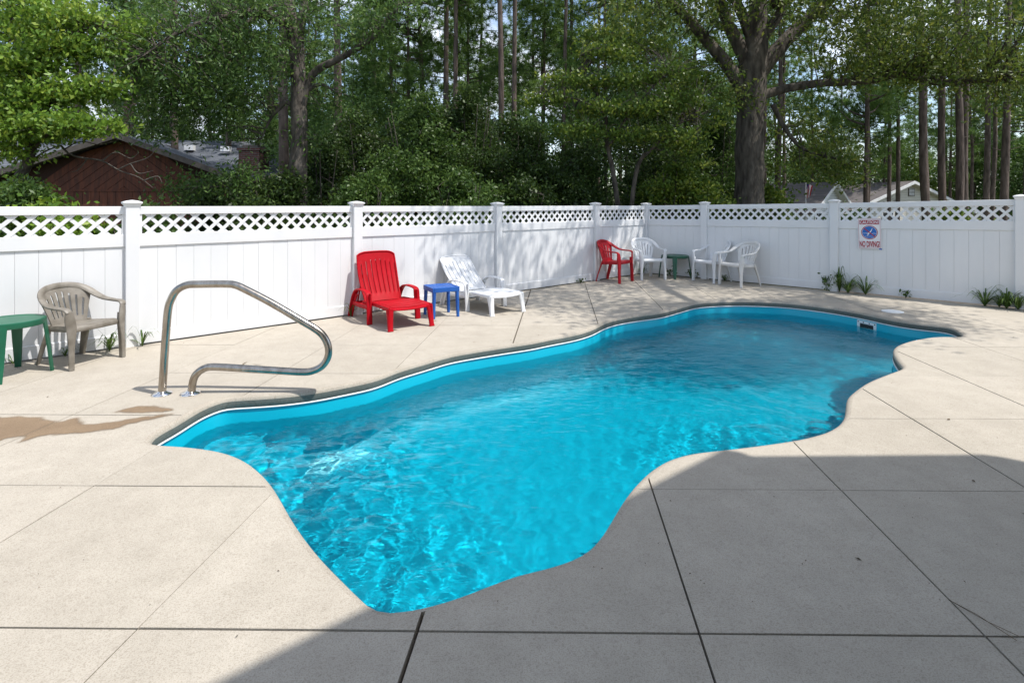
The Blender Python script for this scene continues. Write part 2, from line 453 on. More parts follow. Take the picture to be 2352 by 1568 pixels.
# ------------------------------------------------------------------ terrain
mb = MB()
xs = np.concatenate([np.linspace(-900, -60, 8), np.linspace(-50, 70, 61), np.linspace(80, 900, 8)])
ys = np.concatenate([np.linspace(-300, -20, 5), np.linspace(-10, 80, 46), np.linspace(90, 1200, 9)])
def ground_z(x, y):
    s = min(max((y - 13) / 24, 0), 1); s = s * s * (3 - 2 * s)
    q = min(max((x + 2) / 10, 0), 1)
    return -0.16 - 0.95 * s * q
for j, y in enumerate(ys):
    for i, x in enumerate(xs): mb.v.append((x, y, ground_z(x, y)))
nx = len(xs)
for j in range(len(ys) - 1):
    for i in range(nx - 1):
        # leave the pool's footprint open
        if -14 < xs[i] and xs[i + 1] < 14 and -8 < ys[j] and ys[j + 1] < 12.0: continue
        a = j * nx + i; mb.f.append((a, a + 1, a + nx + 1, a + nx))
hx = [i for i in range(nx - 1) if -14 < xs[i] and xs[i + 1] < 14]; hy = [j for j in range(len(ys) - 1) if -8 < ys[j] and ys[j + 1] < 12.0]
hole = [(xs[hx[0]], ys[hy[0]]), (xs[hx[-1] + 1], ys[hy[0]]), (xs[hx[-1] + 1], ys[hy[-1] + 1]), (xs[hx[0]], ys[hy[-1] + 1])]
tag(mb.build('ground', M['lawn'], smooth=180), kind='structure')

def ring_fill(outer, inner, z):
    polys = [[Vector((x, y, 0)) for x, y in outer], [Vector((x, y, 0)) for x, y in inner]]
    flat = polys[0] + polys[1]
    tri = tessellate_polygon(polys)
    return [(p.x, p.y, z) for p in flat], [tuple(t) for t in tri]
def upward(me):
    bm = bmesh.new(); bm.from_mesh(me)
    for f in bm.faces:
        f.normal_update()
        if f.normal.z < 0: f.normal_flip()
    bm.to_mesh(me); bm.free()

# ------------------------------------------------------------------ deck: sub-base and slabs
DH = offset(0.04)
vs, fs = ring_fill(hole, [tuple(p) for p in DH], -0.03)
mb = MB(); mb.add(vs, fs)
o = mb.build('soil', M['joint']); upward(o.data); tag(o, kind='structure')

ex = -0.035
deckpoly = [tuple(pz - ul * 1.0 - nl * ex), tuple(pc - nl * ex - nr * ex), tuple(r4 + ur * 1.0 - nr * ex)]
q = r4 + ur * 1.0
deckpoly += [(q[0], -3.4), (deckpoly[0][0], -3.4)]
vs, fs = ring_fill(deckpoly, [tuple(p) for p in DH], 0.0)
bm = bmesh.new()
bv = [bm.verts.new(v) for v in vs]
for f in fs:
    try: bm.faces.new([bv[i] for i in f])
    except ValueError: pass
# joints: lines nearly along y and nearly along x, one metre apart
SL = 0.085; SK = -0.012
lines = []
for k in range(-8, 9):
    g = 0.0045
    if k == 0: g = 0.0075
    elif k < 0: g = 0.0025
    elif k > 0: g = 0.0045
    x0 = 0.665 - 1.005 + 1.005 * k - SL * 1.97
    nrm = Vector((1, -SL, 0)).normalized()
    lines.append((Vector((x0, 0, 0)), nrm, g))
for k in range(-5, 13):
    g = 0.0045 if k <= 0 else (0.003 if k < 3 else 0.0022)
    y0 = 1.972 + 1.0 * k
    nrm = Vector((-SK, 1, 0)).normalized()
    lines.append((Vector((0, y0, 0)), nrm, g))
for c, n, g in lines:
    for s in (-1, 1):
        geom = bm.verts[:] + bm.edges[:] + bm.faces[:]
        bmesh.ops.bisect_plane(bm, geom=geom, dist=1e-5, plane_co=c + n * g * s, plane_no=n)
cells = {}
for f in bm.faces:
    ce = f.calc_center_median(); key = []; skip = False
    idx = [0, 0]
    for li, (c, n, g) in enumerate(lines):
        dd = (ce - c).dot(n)
        if abs(dd) < g * 0.98: skip = True; break
        if dd > 0: idx[0 if li < 17 else 1] += 1
    if skip: continue
    cells.setdefault(tuple(idx), []).append([v.co.copy() for v in f.verts])
bm.free()
deck = empty('deck', kind='structure')
for key in sorted(cells):
    b2 = bmesh.new()
    for poly in cells[key]:
        try: b2.faces.new([b2.verts.new(p) for p in poly])
        except ValueError: pass
    bmesh.ops.remove_doubles(b2, verts=b2.verts, dist=2e-5)
    for f in b2.faces:
        f.normal_update()
        if f.normal.z < 0: f.normal_flip()
    if sum(f.calc_area() for f in b2.faces) < 0.0004: b2.free(); continue
    ret = bmesh.ops.extrude_face_region(b2, geom=b2.faces[:])
    # the copy is the new region; push the original down
    newv = [e for e in ret['geom'] if isinstance(e, bmesh.types.BMVert)]
    dz = random.uniform(-0.0012, 0.0012)
    for v in b2.verts: v.co.z = -0.028
    for v in newv: v.co.z = dz
    bmesh.ops.recalc_face_normals(b2, faces=b2.faces)
    me = bpy.data.meshes.new('slab'); b2.to_mesh(me); b2.free()
    link('slab', me, M['deck'], deck)

# ------------------------------------------------------------------ swimming pool
pool = empty('swimming_pool', (OUT[:, 0].mean(), OUT[:, 1].mean(), 0), label='free-form turquoise fibreglass swimming pool with rounded coping sunk in the deck', cat='swimming pool')
POFF = Vector(pool.location)
def child_world(o):      # keep world coordinates under the pool empty
    o.matrix_parent_inverse = Matrix.Translation(-POFF)
    return o
def loops(prof):
    return [[(x, y, z) for x, y in offset(k)] for k, z in prof]
mb = MB(); mb.loft(loops([(0.04, -0.03), (0.04, -0.0005), (0.028, -0.002), (0.014, -0.008), (0.004, -0.02), (0.0, -0.034), (0.02, -0.034)]), cap=False)
cpo = child_world(mb.build('coping', M['coping'], pool, smooth=60, fix=True))
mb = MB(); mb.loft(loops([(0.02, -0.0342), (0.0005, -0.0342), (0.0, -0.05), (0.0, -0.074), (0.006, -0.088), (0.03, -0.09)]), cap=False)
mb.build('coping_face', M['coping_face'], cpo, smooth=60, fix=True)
mb = MB(); mb.loft(loops([(0.03, -0.0905), (0.003, -0.0905), (-0.002, -0.094), (-0.002, -0.099), (0.003, -0.1025), (0.03, -0.1025)]), cap=False)
child_world(mb.build('bead', M['bead'], pool, smooth=60))
mb = MB(); mb.loft(loops([(0.03, -0.103), (0.012, -0.103), (0.006, -0.13), (0.0, -0.26), (-0.015, -0.6), (-0.03, -1.6)]), cap=False)
for i, f in enumerate(mb.f): mb.f[i] = tuple(reversed(f))
child_world(mb.build('basin_wall', M['shell'], pool, smooth=60))
# floor as a height field running under the walls
x0, x1 = OUT[:, 0].min() - .1, OUT[:, 0].max() + .1; y0, y1 = OUT[:, 1].min() - .1, OUT[:, 1].max() + .1
st = 0.05
gx = np.arange(x0, x1, st); gy = np.arange(y0, y1, st)
X, Y = np.meshgrid(gx, gy)
dist = np.full(X.shape, 1e9)
for i in range(0, NP_, 2):
    dist = np.minimum(dist, np.hypot(X - OUT[i, 0], Y - OUT[i, 1]))
IN = inside(X, Y, OUT)
sd_ = np.where(IN, dist, -dist)
depth = -1.0 - 0.42 * np.clip((Y - 3.0) / 5.0, 0, 1)
Z = depth + 0.30 * np.exp(-np.clip(sd_, 0, 9) / 0.10) + np.where(sd_ < 0, -sd_ * 1.5, 0)
def grid_mesh(X, Y, Z, mask):
    h, w_ = X.shape
    idx = -np.ones(X.shape, int)
    used = np.zeros(X.shape, bool)
    fm = mask[:-1, :-1] & mask[1:, :-1] & mask[:-1, 1:] & mask[1:, 1:]
    used[:-1, :-1] |= fm; used[1:, :-1] |= fm; used[:-1, 1:] |= fm; used[1:, 1:] |= fm
    idx[used] = np.arange(used.sum())
    vs = np.stack([X[used], Y[used], Z[used]], 1)
    jj, ii = np.nonzero(fm)
    fs = np.stack([idx[jj, ii], idx[jj, ii + 1], idx[jj + 1, ii + 1], idx[jj + 1, ii]], 1)
    me = bpy.data.meshes.new('grid')
    fast_mesh(me, vs, fs)
    me.polygons.foreach_set('use_smooth', np.ones(len(fs), bool))
    return me
def fast_mesh(me, vs, fs):
    n = fs.shape[1]
    me.vertices.add(len(vs)); me.vertices.foreach_set('co', np.ascontiguousarray(vs, np.float32).ravel())
    me.loops.add(fs.size); me.loops.foreach_set('vertex_index', np.ascontiguousarray(fs, np.int32).ravel())
    me.polygons.add(len(fs)); me.polygons.foreach_set('loop_start', np.arange(0, fs.size, n, dtype=np.int32))
    me.polygons.foreach_set('loop_total', np.full(len(fs), n, np.int32))
    me.update(calc_edges=True)
floor_o = child_world(link('basin_floor', grid_mesh(X, Y, Z, sd_ > -0.06), M['shell'], pool))
# entry steps at the handrail end
def pool_clip(fn, k=-0.012):
    return clip([tuple(p) for p in offset(k)], fn)
steps = []
for (xa, ya), (xb, yb), z in (((560, 930), (640, 1130), -0.47), ((660, 900), (745, 1280), -0.74)):
    a = G(xa, ya, -0.2); b = G(xb, yb, -0.2)
    n2 = np.array([-(b.y - a.y), b.x - a.x]); n2 /= np.linalg.norm(n2)
    if n2[0] > 0: n2 = -n2
    poly = pool_clip(lambda p, a=a, n2=n2: (p[0] - a.x) * n2[0] + (p[1] - a.y) * n2[1] + 0.10 * math.sin((p[1] - 3.6) * 2.0))
    mb = MB(); mb.prism(poly, lambda u, v, n: (u, v, n), -1.5, z)
    so = child_world(mb.build('step', M['shell'], pool, fix=True)); bevel(so, 0.04, 4); steps.append(so)

# water: a rippled sheet
st = 0.016
gx = np.arange(x0, x1, st); gy = np.arange(y0, y1, st)
X, Y = np.meshgrid(gx, gy)
WZ = np.zeros(X.shape)
amp_l = np.exp(-((X + 1.6) ** 2 + (Y - 3.7) ** 2) / 1.1) * 3.6 + np.exp(-((X - 2.3) ** 2 + (Y - 4.3) ** 2) / 0.6) * 2.6 + 1.6 * np.exp(-((X + .4) ** 2 + (Y - 2.8) ** 2) / .6) + 0.36 + 0.8 * np.clip((Y - 5.5) / 2, 0, 1)
for i in range(110):
    lam = 0.06 * (0.55 / 0.06) ** rng.random()
    th = rng.normal(R(200), R(60)); ph = rng.random() * 6.28
    kx, ky = 2 * math.pi / lam * math.cos(th), 2 * math.pi / lam * math.sin(th)
    wob = 0.35 * np.sin(X * 1.7 + i) + 0.35 * np.sin(Y * 1.3 + 2 * i)
    WZ += (0.00017 * (lam / 0.25) ** 1.0) * np.sin(kx * X + ky * Y + ph + wob * 2)
WZ = -0.20 + WZ * amp_l
oo = offset(0.004)
msk = inside(X, Y, oo)
wm = bpy.data.materials.new('pool_water'); wm.use_nodes = True
wt = wm.node_tree; wt.nodes.remove(wt.nodes['Principled BSDF'])
gl = wt.nodes.new('ShaderNodeBsdfGlass'); gl.inputs['IOR'].default_value = 1.333; gl.inputs['Roughness'].default_value = 0.0
gl.inputs['Color'].default_value = (0.70, 0.985, 1.0, 1)
wt.links.new(gl.outputs[0], wt.nodes['Material Output'].inputs['Surface'])
wtc = wt.nodes.new('ShaderNodeTexCoord'); wmp = wt.nodes.new('ShaderNodeMapping'); wmp.inputs['Rotation'].default_value = (0, 0, R(25)); wmp.inputs['Scale'].default_value = (1, 1.9, 1)
wn = wt.nodes.new('ShaderNodeTexNoise'); wn.inputs['Scale'].default_value = 7.5; wn.inputs['Detail'].default_value = 3; wn.inputs['Distortion'].default_value = 0.6
wb = wt.nodes.new('ShaderNodeBump'); wb.inputs['Distance'].default_value = 0.007; wb.inputs['Strength'].default_value = 0.8
wt.links.new(wtc.outputs['Object'], wmp.inputs['Vector']); wt.links.new(wmp.outputs['Vector'], wn.inputs['Vector']); wt.links.new(wn.outputs['Fac'], wb.inputs['Height']); wt.links.new(wb.outputs['Normal'], gl.inputs['Normal'])
water = tag(link('water', grid_mesh(X, Y, WZ, msk), wm), kind='structure')
water.cycles.is_caustics_caster = True
for o in [floor_o] + steps + [c for c in pool.children if c.name.startswith('basin_wall')]:
    o.cycles.is_caustics_receiver = True

# skimmer faceplate on the far wall and a return eye
sp_ = A(1998, 743, 1272 * 1.66 / (743 - 470)); k_ = int(np.argmin(np.hypot(OUT[:, 0] - sp_.x, OUT[:, 1] - sp_.y)))
def wall_frame(k):
    t = OUT[(k + 4) % NP_] - OUT[(k - 4) % NP_]; t /= np.linalg.norm(t)
    return OUT[k], t, np.array([-t[1], t[0]])     # point, along, into the water
c_, t_, n_ = wall_frame(k_)
def WF(u, n, z): return (c_[0] + t_[0] * u + n_[0] * n, c_[1] + t_[1] * u + n_[1] * n, z)
def wbox(mb, u0, u1, n0, n1, z0, z1):
    mb.hexa([WF(u0, n0, z0), WF(u1, n0, z0), WF(u1, n1, z0), WF(u0, n1, z0), WF(u0, n0, z1), WF(u1, n0, z1), WF(u1, n1, z1), WF(u0, n1, z1)])
mb = MB()
for a in ((-.145, -.105, -.02, .012, -.265, -.115), (.105, .145, -.02, .012, -.265, -.115), (-.105, .105, -.02, .012, -.15, -.115), (-.105, .105, -.02, .012, -.265, -.235)): wbox(mb, *a)
sk = child_world(mb.build('skimmer_plate', M['bead'], pool, fix=True)); 
mb = MB(); wbox(mb, -.11, .11, -.02, .004, -.24, -.145)
o = mb.build('skimmer_mouth', M['black'], sk, fix=True); o.matrix_parent_inverse = Matrix.Identity(4)
for u in (-.125, -.045, .045, .125):
    mb = MB(); wbox(mb, u - .007, u + .007, .012, .016, -.139, -.125)
    o = mb.build('screw', M['black'], sk, fix=True)

# damp patch left by splashed water
for wp, lab in (([(-70, 958), (0, 957), (40, 956), (90, 958), (118, 964), (132, 968), (150, 966), (176, 957), (186, 963), (200, 972), (230, 972), (270, 966), (300, 961), (330, 957), (355, 954), (385, 950), (398, 951), (380, 958), (340, 965), (300, 974), (262, 984), (215, 992),
      (170, 996), (130, 1000), (95, 1003), (60, 1012), (42, 1016), (52, 1005), (20, 1006), (0, 1012), (-70, 1024)], 'brown damp water stain with a long tail drying on the deck'),
      ([(262, 948), (275, 941), (300, 936), (330, 932), (352, 931.5), (378, 935), (398, 941), (390, 945), (350, 947), (300, 949)], 'small damp brown patch on the deck just below the handrail plates')):
    wpts = np.array([tuple(p)[:2] for p in spline([G(*p) for p in wp], 10, True)])
    lo_, hi_ = wpts.min(0) - .08, wpts.max(0) + .08
    gx = np.arange(max(lo_[0], -5.6), hi_[0], .016); gy = np.arange(lo_[1], hi_[1], .016); X, Y = np.meshgrid(gx, gy)
    dist = np.full(X.shape, 1e9)
    for p in wpts: dist = np.minimum(dist, np.hypot(X - p[0], Y - p[1]))
    sd_ = np.where(inside(X, Y, wpts), dist, -dist)
    cx_, cy_ = wpts.mean(0)
    me = grid_mesh(X - cx_, Y - cy_, X * 0, sd_ > -.07)
    used = np.zeros(X.shape, bool); mk = sd_ > -.07; fm = mk[:-1, :-1] & mk[1:, :-1] & mk[:-1, 1:] & mk[1:, 1:]
    used[:-1, :-1] |= fm; used[1:, :-1] |= fm; used[:-1, 1:] |= fm; used[1:, 1:] |= fm
    at = me.attributes.new('wet', 'FLOAT', 'POINT'); at.data.foreach_set('value', sd_[used].astype(np.float32))
    b3 = bmesh.new(); b3.from_mesh(me)
    off_ = Vector((cx_, cy_, 0))
    for c, n, g in lines:
        ds = [(v.co + off_ - c).dot(n) for v in b3.verts]
        if min(ds) > .01 or max(ds) < -.01: continue
        for s2 in (-1, 1):
            bmesh.ops.bisect_plane(b3, geom=b3.verts[:] + b3.edges[:] + b3.faces[:], dist=1e-5, plane_co=c - off_ + n * g * s2, plane_no=n)
        bmesh.ops.delete(b3, geom=[f for f in b3.faces if abs((f.calc_center_median() + off_ - c).dot(n)) < g * .98], context='FACES')
    b3.to_mesh(me); b3.free()
    o = link('wet_patch', me, M['wet']); o.location = (cx_, cy_, 0.0026)
    tag(o, lab, 'stain')

# ------------------------------------------------------------------ vinyl fence
def fence_run(root, posts, scales, u, n, skip_first_post=False, last_post=True):
    org = Vector(root.location)
    def part(mb, name, smooth=None, bev=0):
        o = mb.build(name, M['vinyl'], root, smooth)
        if bev: bevel(o, bev, 1)
        return o
    for i, p in enumerate(posts):
        if (i == 0 and skip_first_post) or (i == len(posts) - 1 and not last_post): continue
        s = scales[i]
        c = np.array(p) - np.array([org.x, org.y])
        def sq(h, z): return [(c[0] + (u * a + n * b)[0] * h, c[1] + (u * a + n * b)[1] * h, z) for a, b in ((-1, -1), (-1, 1), (1, 1), (1, -1))]
        mb = MB(); mb.loft([sq(.0635, -0.1), sq(.0635, 1.505 * s)])
        po = mb.build('post', M['vinyl'], root, fix=True); bevel(po, .006, 2)
        zt = 1.505 * s
        mb = MB(); mb.loft([sq(.066, zt - .012), sq(.069, zt), sq(.075, zt + .016), (sq(.085, zt + .026)), sq(.087, zt + .03), sq(.087, zt + .043), sq(.05, zt + .056), sq(.008, zt + .064)])
        mb.build('post_cap', M['vinyl'], po, fix=True)
    for i in range(len(posts) - 1):
        a = np.array(posts[i]) - np.array([org.x, org.y]); Ln = float(np.linalg.norm(np.array(posts[i + 1]) - np.array(posts[i])))
        s0, s1 = scales[i], scales[i + 1]
        def W(t, nn, z):
            q = a + u * t + n * nn
            return (q[0], q[1], z * (s0 + (s1 - s0) * t / Ln))
        def hx(t0, t1, n0, n1, z0, z1):
            return MB().hexa([W(t0, n0, z0), W(t1, n0, z0), W(t1, n1, z0), W(t0, n1, z0), W(t0, n0, z1), W(t1, n0, z1), W(t1, n1, z1), W(t0, n1, z1)])
        e = .0635; t0, t1 = e - .004, Ln - e + .004
        for nm, z0, z1, hn in (('bottom_rail', .012, .142, .023), ('mid_rail', 1.070, 1.205, .026), ('top_rail', 1.415, 1.500, .026)):
            o = hx(t0, t1, -hn, hn, z0, z1).build(nm, M['vinyl'], root, fix=True); bevel(o, .004, 1)
        nb = max(3, round((t1 - t0) / 0.172)); wd = (t1 - t0) / nb
        for k in range(nb):
            b0, b1 = t0 + k * wd, t0 + (k + 1) * wd
            g = .0009; mb = MB(); jj = random.uniform(-.0012, .0012)
            mb.hexa([W(b0, -.011, .135), W(b1, -.011, .135), W(b1 - g, .011 + jj, .135), W(b0 + g, .011 + jj, .135), W(b0, -.011, 1.08), W(b1, -.011, 1.08), W(b1 - g, .011 + jj, 1.08), W(b0 + g, .011 + jj, 1.08)])
            mb.build('board', M['vinyl'], root, fix=True)
        # diagonal lattice
        za_, zb_ = 1.198, 1.422; zm = (za_ + zb_) / 2; pitch = (t1 - t0) / max(4, round((t1 - t0) / 0.146)); hw = .0255
        for dr in (1, -1):
            k = -2
            while True:
                c = t0 + k * pitch + (.25 if dr > 0 else .25) * pitch
                if c - .15 > t1: break
                k += 1
                poly = [(c + dr * (za_ - zm) - hw, za_), (c + dr * (za_ - zm) + hw, za_), (c + dr * (zb_ - zm) + hw, zb_), (c + dr * (zb_ - zm) - hw, zb_)]
                poly = clip(poly, lambda p: p[0] - t0); 
                if len(poly) < 3: continue
                poly = clip(poly, lambda p: t1 - p[0])
                if len(poly) < 3: continue
                n0, n1 = (-.007, .0005) if dr < 0 else (0.0, .0075)
                MB().prism(poly, lambda t, z, nn: W(t, nn, z), n0, n1).build('slat', M['vinyl'], root, fix=True)
        for ta, tb in ((t0, t0 + .03), (t1 - .03, t1)):
            hx(ta, tb, -.016, .016, 1.2, 1.42).build('lattice_channel', M['vinyl'], root, fix=True)

SL_ = [1.0, 1.0, 1.0, 1.0, 0.996, 0.998, 0.996]
fl = empty('vinyl_fence', (p0[0], p0[1], 0), label='sunlit white vinyl fence with lattice top running behind the lounge chairs', cat='fence')
fence_run(fl, [pz, p0, p1, p2, p3, p4, pc], SL_, ul, nl)
fr = empty('vinyl_fence', (pc[0], pc[1], 0), label='shaded white vinyl fence with lattice top carrying the no diving sign', cat='fence')
fence_run(fr, [pc, r1, r2, r3, r4], [0.996, 1.010, 1.030, 1.066, 1.08], ur, nr, skip_first_post=True)

# ------------------------------------------------------------------ no diving sign
sgn = empty('warning_sign', label='white rectangular warning sign with blue no diving symbol on the vinyl fence', cat='sign')
sa = np.array([1998 - CX, F]); sa = sa / np.linalg.norm(sa)
den = sa[0] * (-ur[1]) + ur[0] * sa[1]
s_ = np.linalg.solve(np.array([[sa[0], -ur[0]], [sa[1], -ur[1]]]), pc)
SC = sa * s_[0]
d_ = SC[1]
ztop = HC - (501 - H0) / F * d_; zbot = HC - (571 - H0) / F * d_
SH = ztop - zbot; SW = 0.335
sgn.location = (SC[0] + nr[0] * .034, SC[1] + nr[1] * .034, (ztop + zbot) / 2)
sgn.rotation_euler = (R(90), R(-1.5), math.atan2(ur[1], ur[0]))
def flat(name, poly, z, m, parent=sgn):
    mb = MB(); mb.prism(poly, lambda a, b, n: (a, b, n), z - .0008, z)
    return mb.build(name, m, parent, fix=True)
M['sign_white'] = mat('sign_white', (0.74, 0.73, 0.75), (0.8, 0.79, 0.8), 8, 0.4)
M['sign_red'] = mat('sign_red', (0.38, 0.012, 0.03), (0.33, 0.015, 0.035), 10, 0.45)
M['sign_blue'] = mat('sign_blue', (0.01, 0.13, 0.46), None, 1, 0.4)
def rect(a, b, c, d): return [(a, b), (c, b), (c, d), (a, d)]
def disc(r, n=40, cx=0, cy=0, ry=None): return [(cx + r * math.cos(6.28319 * i / n), cy + (ry or r) * math.sin(6.28319 * i / n)) for i in range(n)]
hw_, hh_ = SW / 2, SH / 2
mb = MB(); mb.prism(rect(-hw_, -hh_, hw_, hh_), lambda a, b, n: (a, b, n), -.004, 0)
mb.build('board', M['sign_white'], sgn, fix=True)
for r_ in (rect(-hw_ + .010, -hh_ + .010, hw_ - .010, -hh_ + .014), rect(-hw_ + .010, hh_ - .014, hw_ - .010, hh_ - .010), rect(-hw_ + .010, -hh_ + .0141, -hw_ + .014, hh_ - .0141), rect(hw_ - .014, -hh_ + .0141, hw_ - .010, hh_ - .0141)):
    flat('border_line', r_, .0012, M['sign_red'])
hdr = flat('header', rect(-hw_ + .026, hh_ - .105, hw_ - .026, hh_ - .032), .0012, M['sign_red'])
cyc = 0.018
flat('ring', disc(.120, cy=cyc, ry=.118), .0012, M['sign_red'])
flat('ring', disc(.109, cy=cyc, ry=.107), .0022, M['sign_white'])
flat('disc', disc(.104, cy=cyc, ry=.102), .0032, M['sign_blue'])
cs, sn = math.cos(R(-43)), math.sin(R(-43))
flat('slash', [(x * cs - y * sn, x * sn + y * cs + cyc) for x, y in rect(-.107, -.008, .107, .008)], .0052, M['sign_red'])
def strip(pts, w_):
    lo, up = [], []
    for i, p in enumerate(pts):
        a = pts[max(i - 1, 0)]; c = pts[min(i + 1, len(pts) - 1)]
        dx, dy = c[0] - a[0], c[1] - a[1]; l = math.hypot(dx, dy)
        ww = w_[i] if hasattr(w_, '__len__') else w_
        lo.append((p[0] + dy / l * ww, p[1] - dx / l * ww)); up.append((p[0] - dy / l * ww, p[1] + dx / l * ww))
    return lo + up[::-1]
flat('diver', strip([(.043, .088), (.036, .066), (.022, .040), (.006, .018), (-.008, .006), (-.016, -.010), (-.024, -.03), (-.03, -.038)], [.003, .005, .007, .009, .010, .007, .005, .004]), .0042, M['sign_white'])
flat('diver_arm', strip([(-.008, .006), (-.024, .004), (-.036, -.006), (-.031, -.014)], .0035), .0043, M['sign_white'])
flat('wave', strip([(-.095, .008), (-.075, .001), (-.055, .006), (-.038, .010)], .0025), .0042, M['sign_white'])
flat('wave', strip([(.02, .003), (.04, -.004), (.058, .004), (.075, .002), (.095, -.002)], .0025), .0042, M['sign_white'])
flat('pool_bottom', rect(-.065, -.05, .055, -.046), .0042, M['sign_white'])
def lettering(txt, x0, x1, y0, y1, z, m, parent, off=0.0):
    cu = bpy.data.curves.new('lettering', 'FONT'); cu.body = txt; cu.offset = off; cu.size = 1.0; cu.extrude = 0.0
    t = bpy.data.objects.new('lettering', cu); col.objects.link(t)
    bpy.context.view_layer.update()
    me = bpy.data.meshes.new_from_object(t.evaluated_get(bpy.context.evaluated_depsgraph_get()))
    bpy.data.objects.remove(t)
    n = len(me.vertices); co = np.zeros(n * 3, np.float32); me.vertices.foreach_get('co', co); co = co.reshape(-1, 3)
    lo, hi = co.min(0), co.max(0)
    co[:, 0] = x0 + (co[:, 0] - lo[0]) / (hi[0] - lo[0]) * (x1 - x0)
    co[:, 1] = y0 + (co[:, 1] - lo[1]) / (hi[1] - lo[1]) * (y1 - y0)
    co[:, 2] = z
    me.vertices.foreach_set('co', co.ravel()); me.materials.clear()
    return link('lettering', me, m, parent)
lettering('CAUTION!', -hw_ + .034, hw_ - .034, hh_ - .094, hh_ - .043, .0024, M['sign_white'], hdr, 0.016)
lettering('NO DIVING!', -hw_ + .022, hw_ - .022, -hh_ + .026, -hh_ + .130, .0018, M['sign_red'], sgn, 0.036)
o = flat('zip_tie', rect(hw_ - .035, -hh_ - .012, hw_ + .006, -hh_ + .008), .004, M['sign_blue'])

# ------------------------------------------------------------------ handrail
hr = empty('handrail', G(404, 905), label='bent stainless steel handrail with two round floor plates at the pool edge', cat='handrail')
HY = 4.445
raw = [(372, 908), (375, 860), (381, 770), (386, 712), (393, 688), (406, 667), (428, 655), (455, 653), (520, 652.5), (541, 655), (562, 664), (620, 694), (690, 735), (728, 758), (745, 775), (754, 797), (753, 820), (740, 840), (719, 851),
       (695, 854), (640, 851), (560, 846), (500, 842.5), (474, 844), (455, 855), (444, 873), (439, 908)]
pts = [A(x, y, HY + 0.05 * (x - 372) / 380) for x, y in raw]
pts = spline(pts, 6)
mb = MB(); mb.tube([p - Vector(hr.location) for p in pts], 0.0295, 16)
mb.build('rail', M['steel'], hr, smooth=60)
for px in (372, 437):
    c = G(px, 905 if px == 372 else 904) - Vector(hr.location)
    mb = MB(); prof = [(.075, 0.0005), (.075, .006), (.068, .012), (.05, .018), (.036, .024), (.027, .03)]
    mb.loft([[(c.x + r_ * math.cos(6.28319 * k / 28), c.y + r_ * math.sin(6.28319 * k / 28), z) for k in range(28)] for r_, z in prof])
    mb.build('floor_plate', M['plate'], hr, smooth=50)

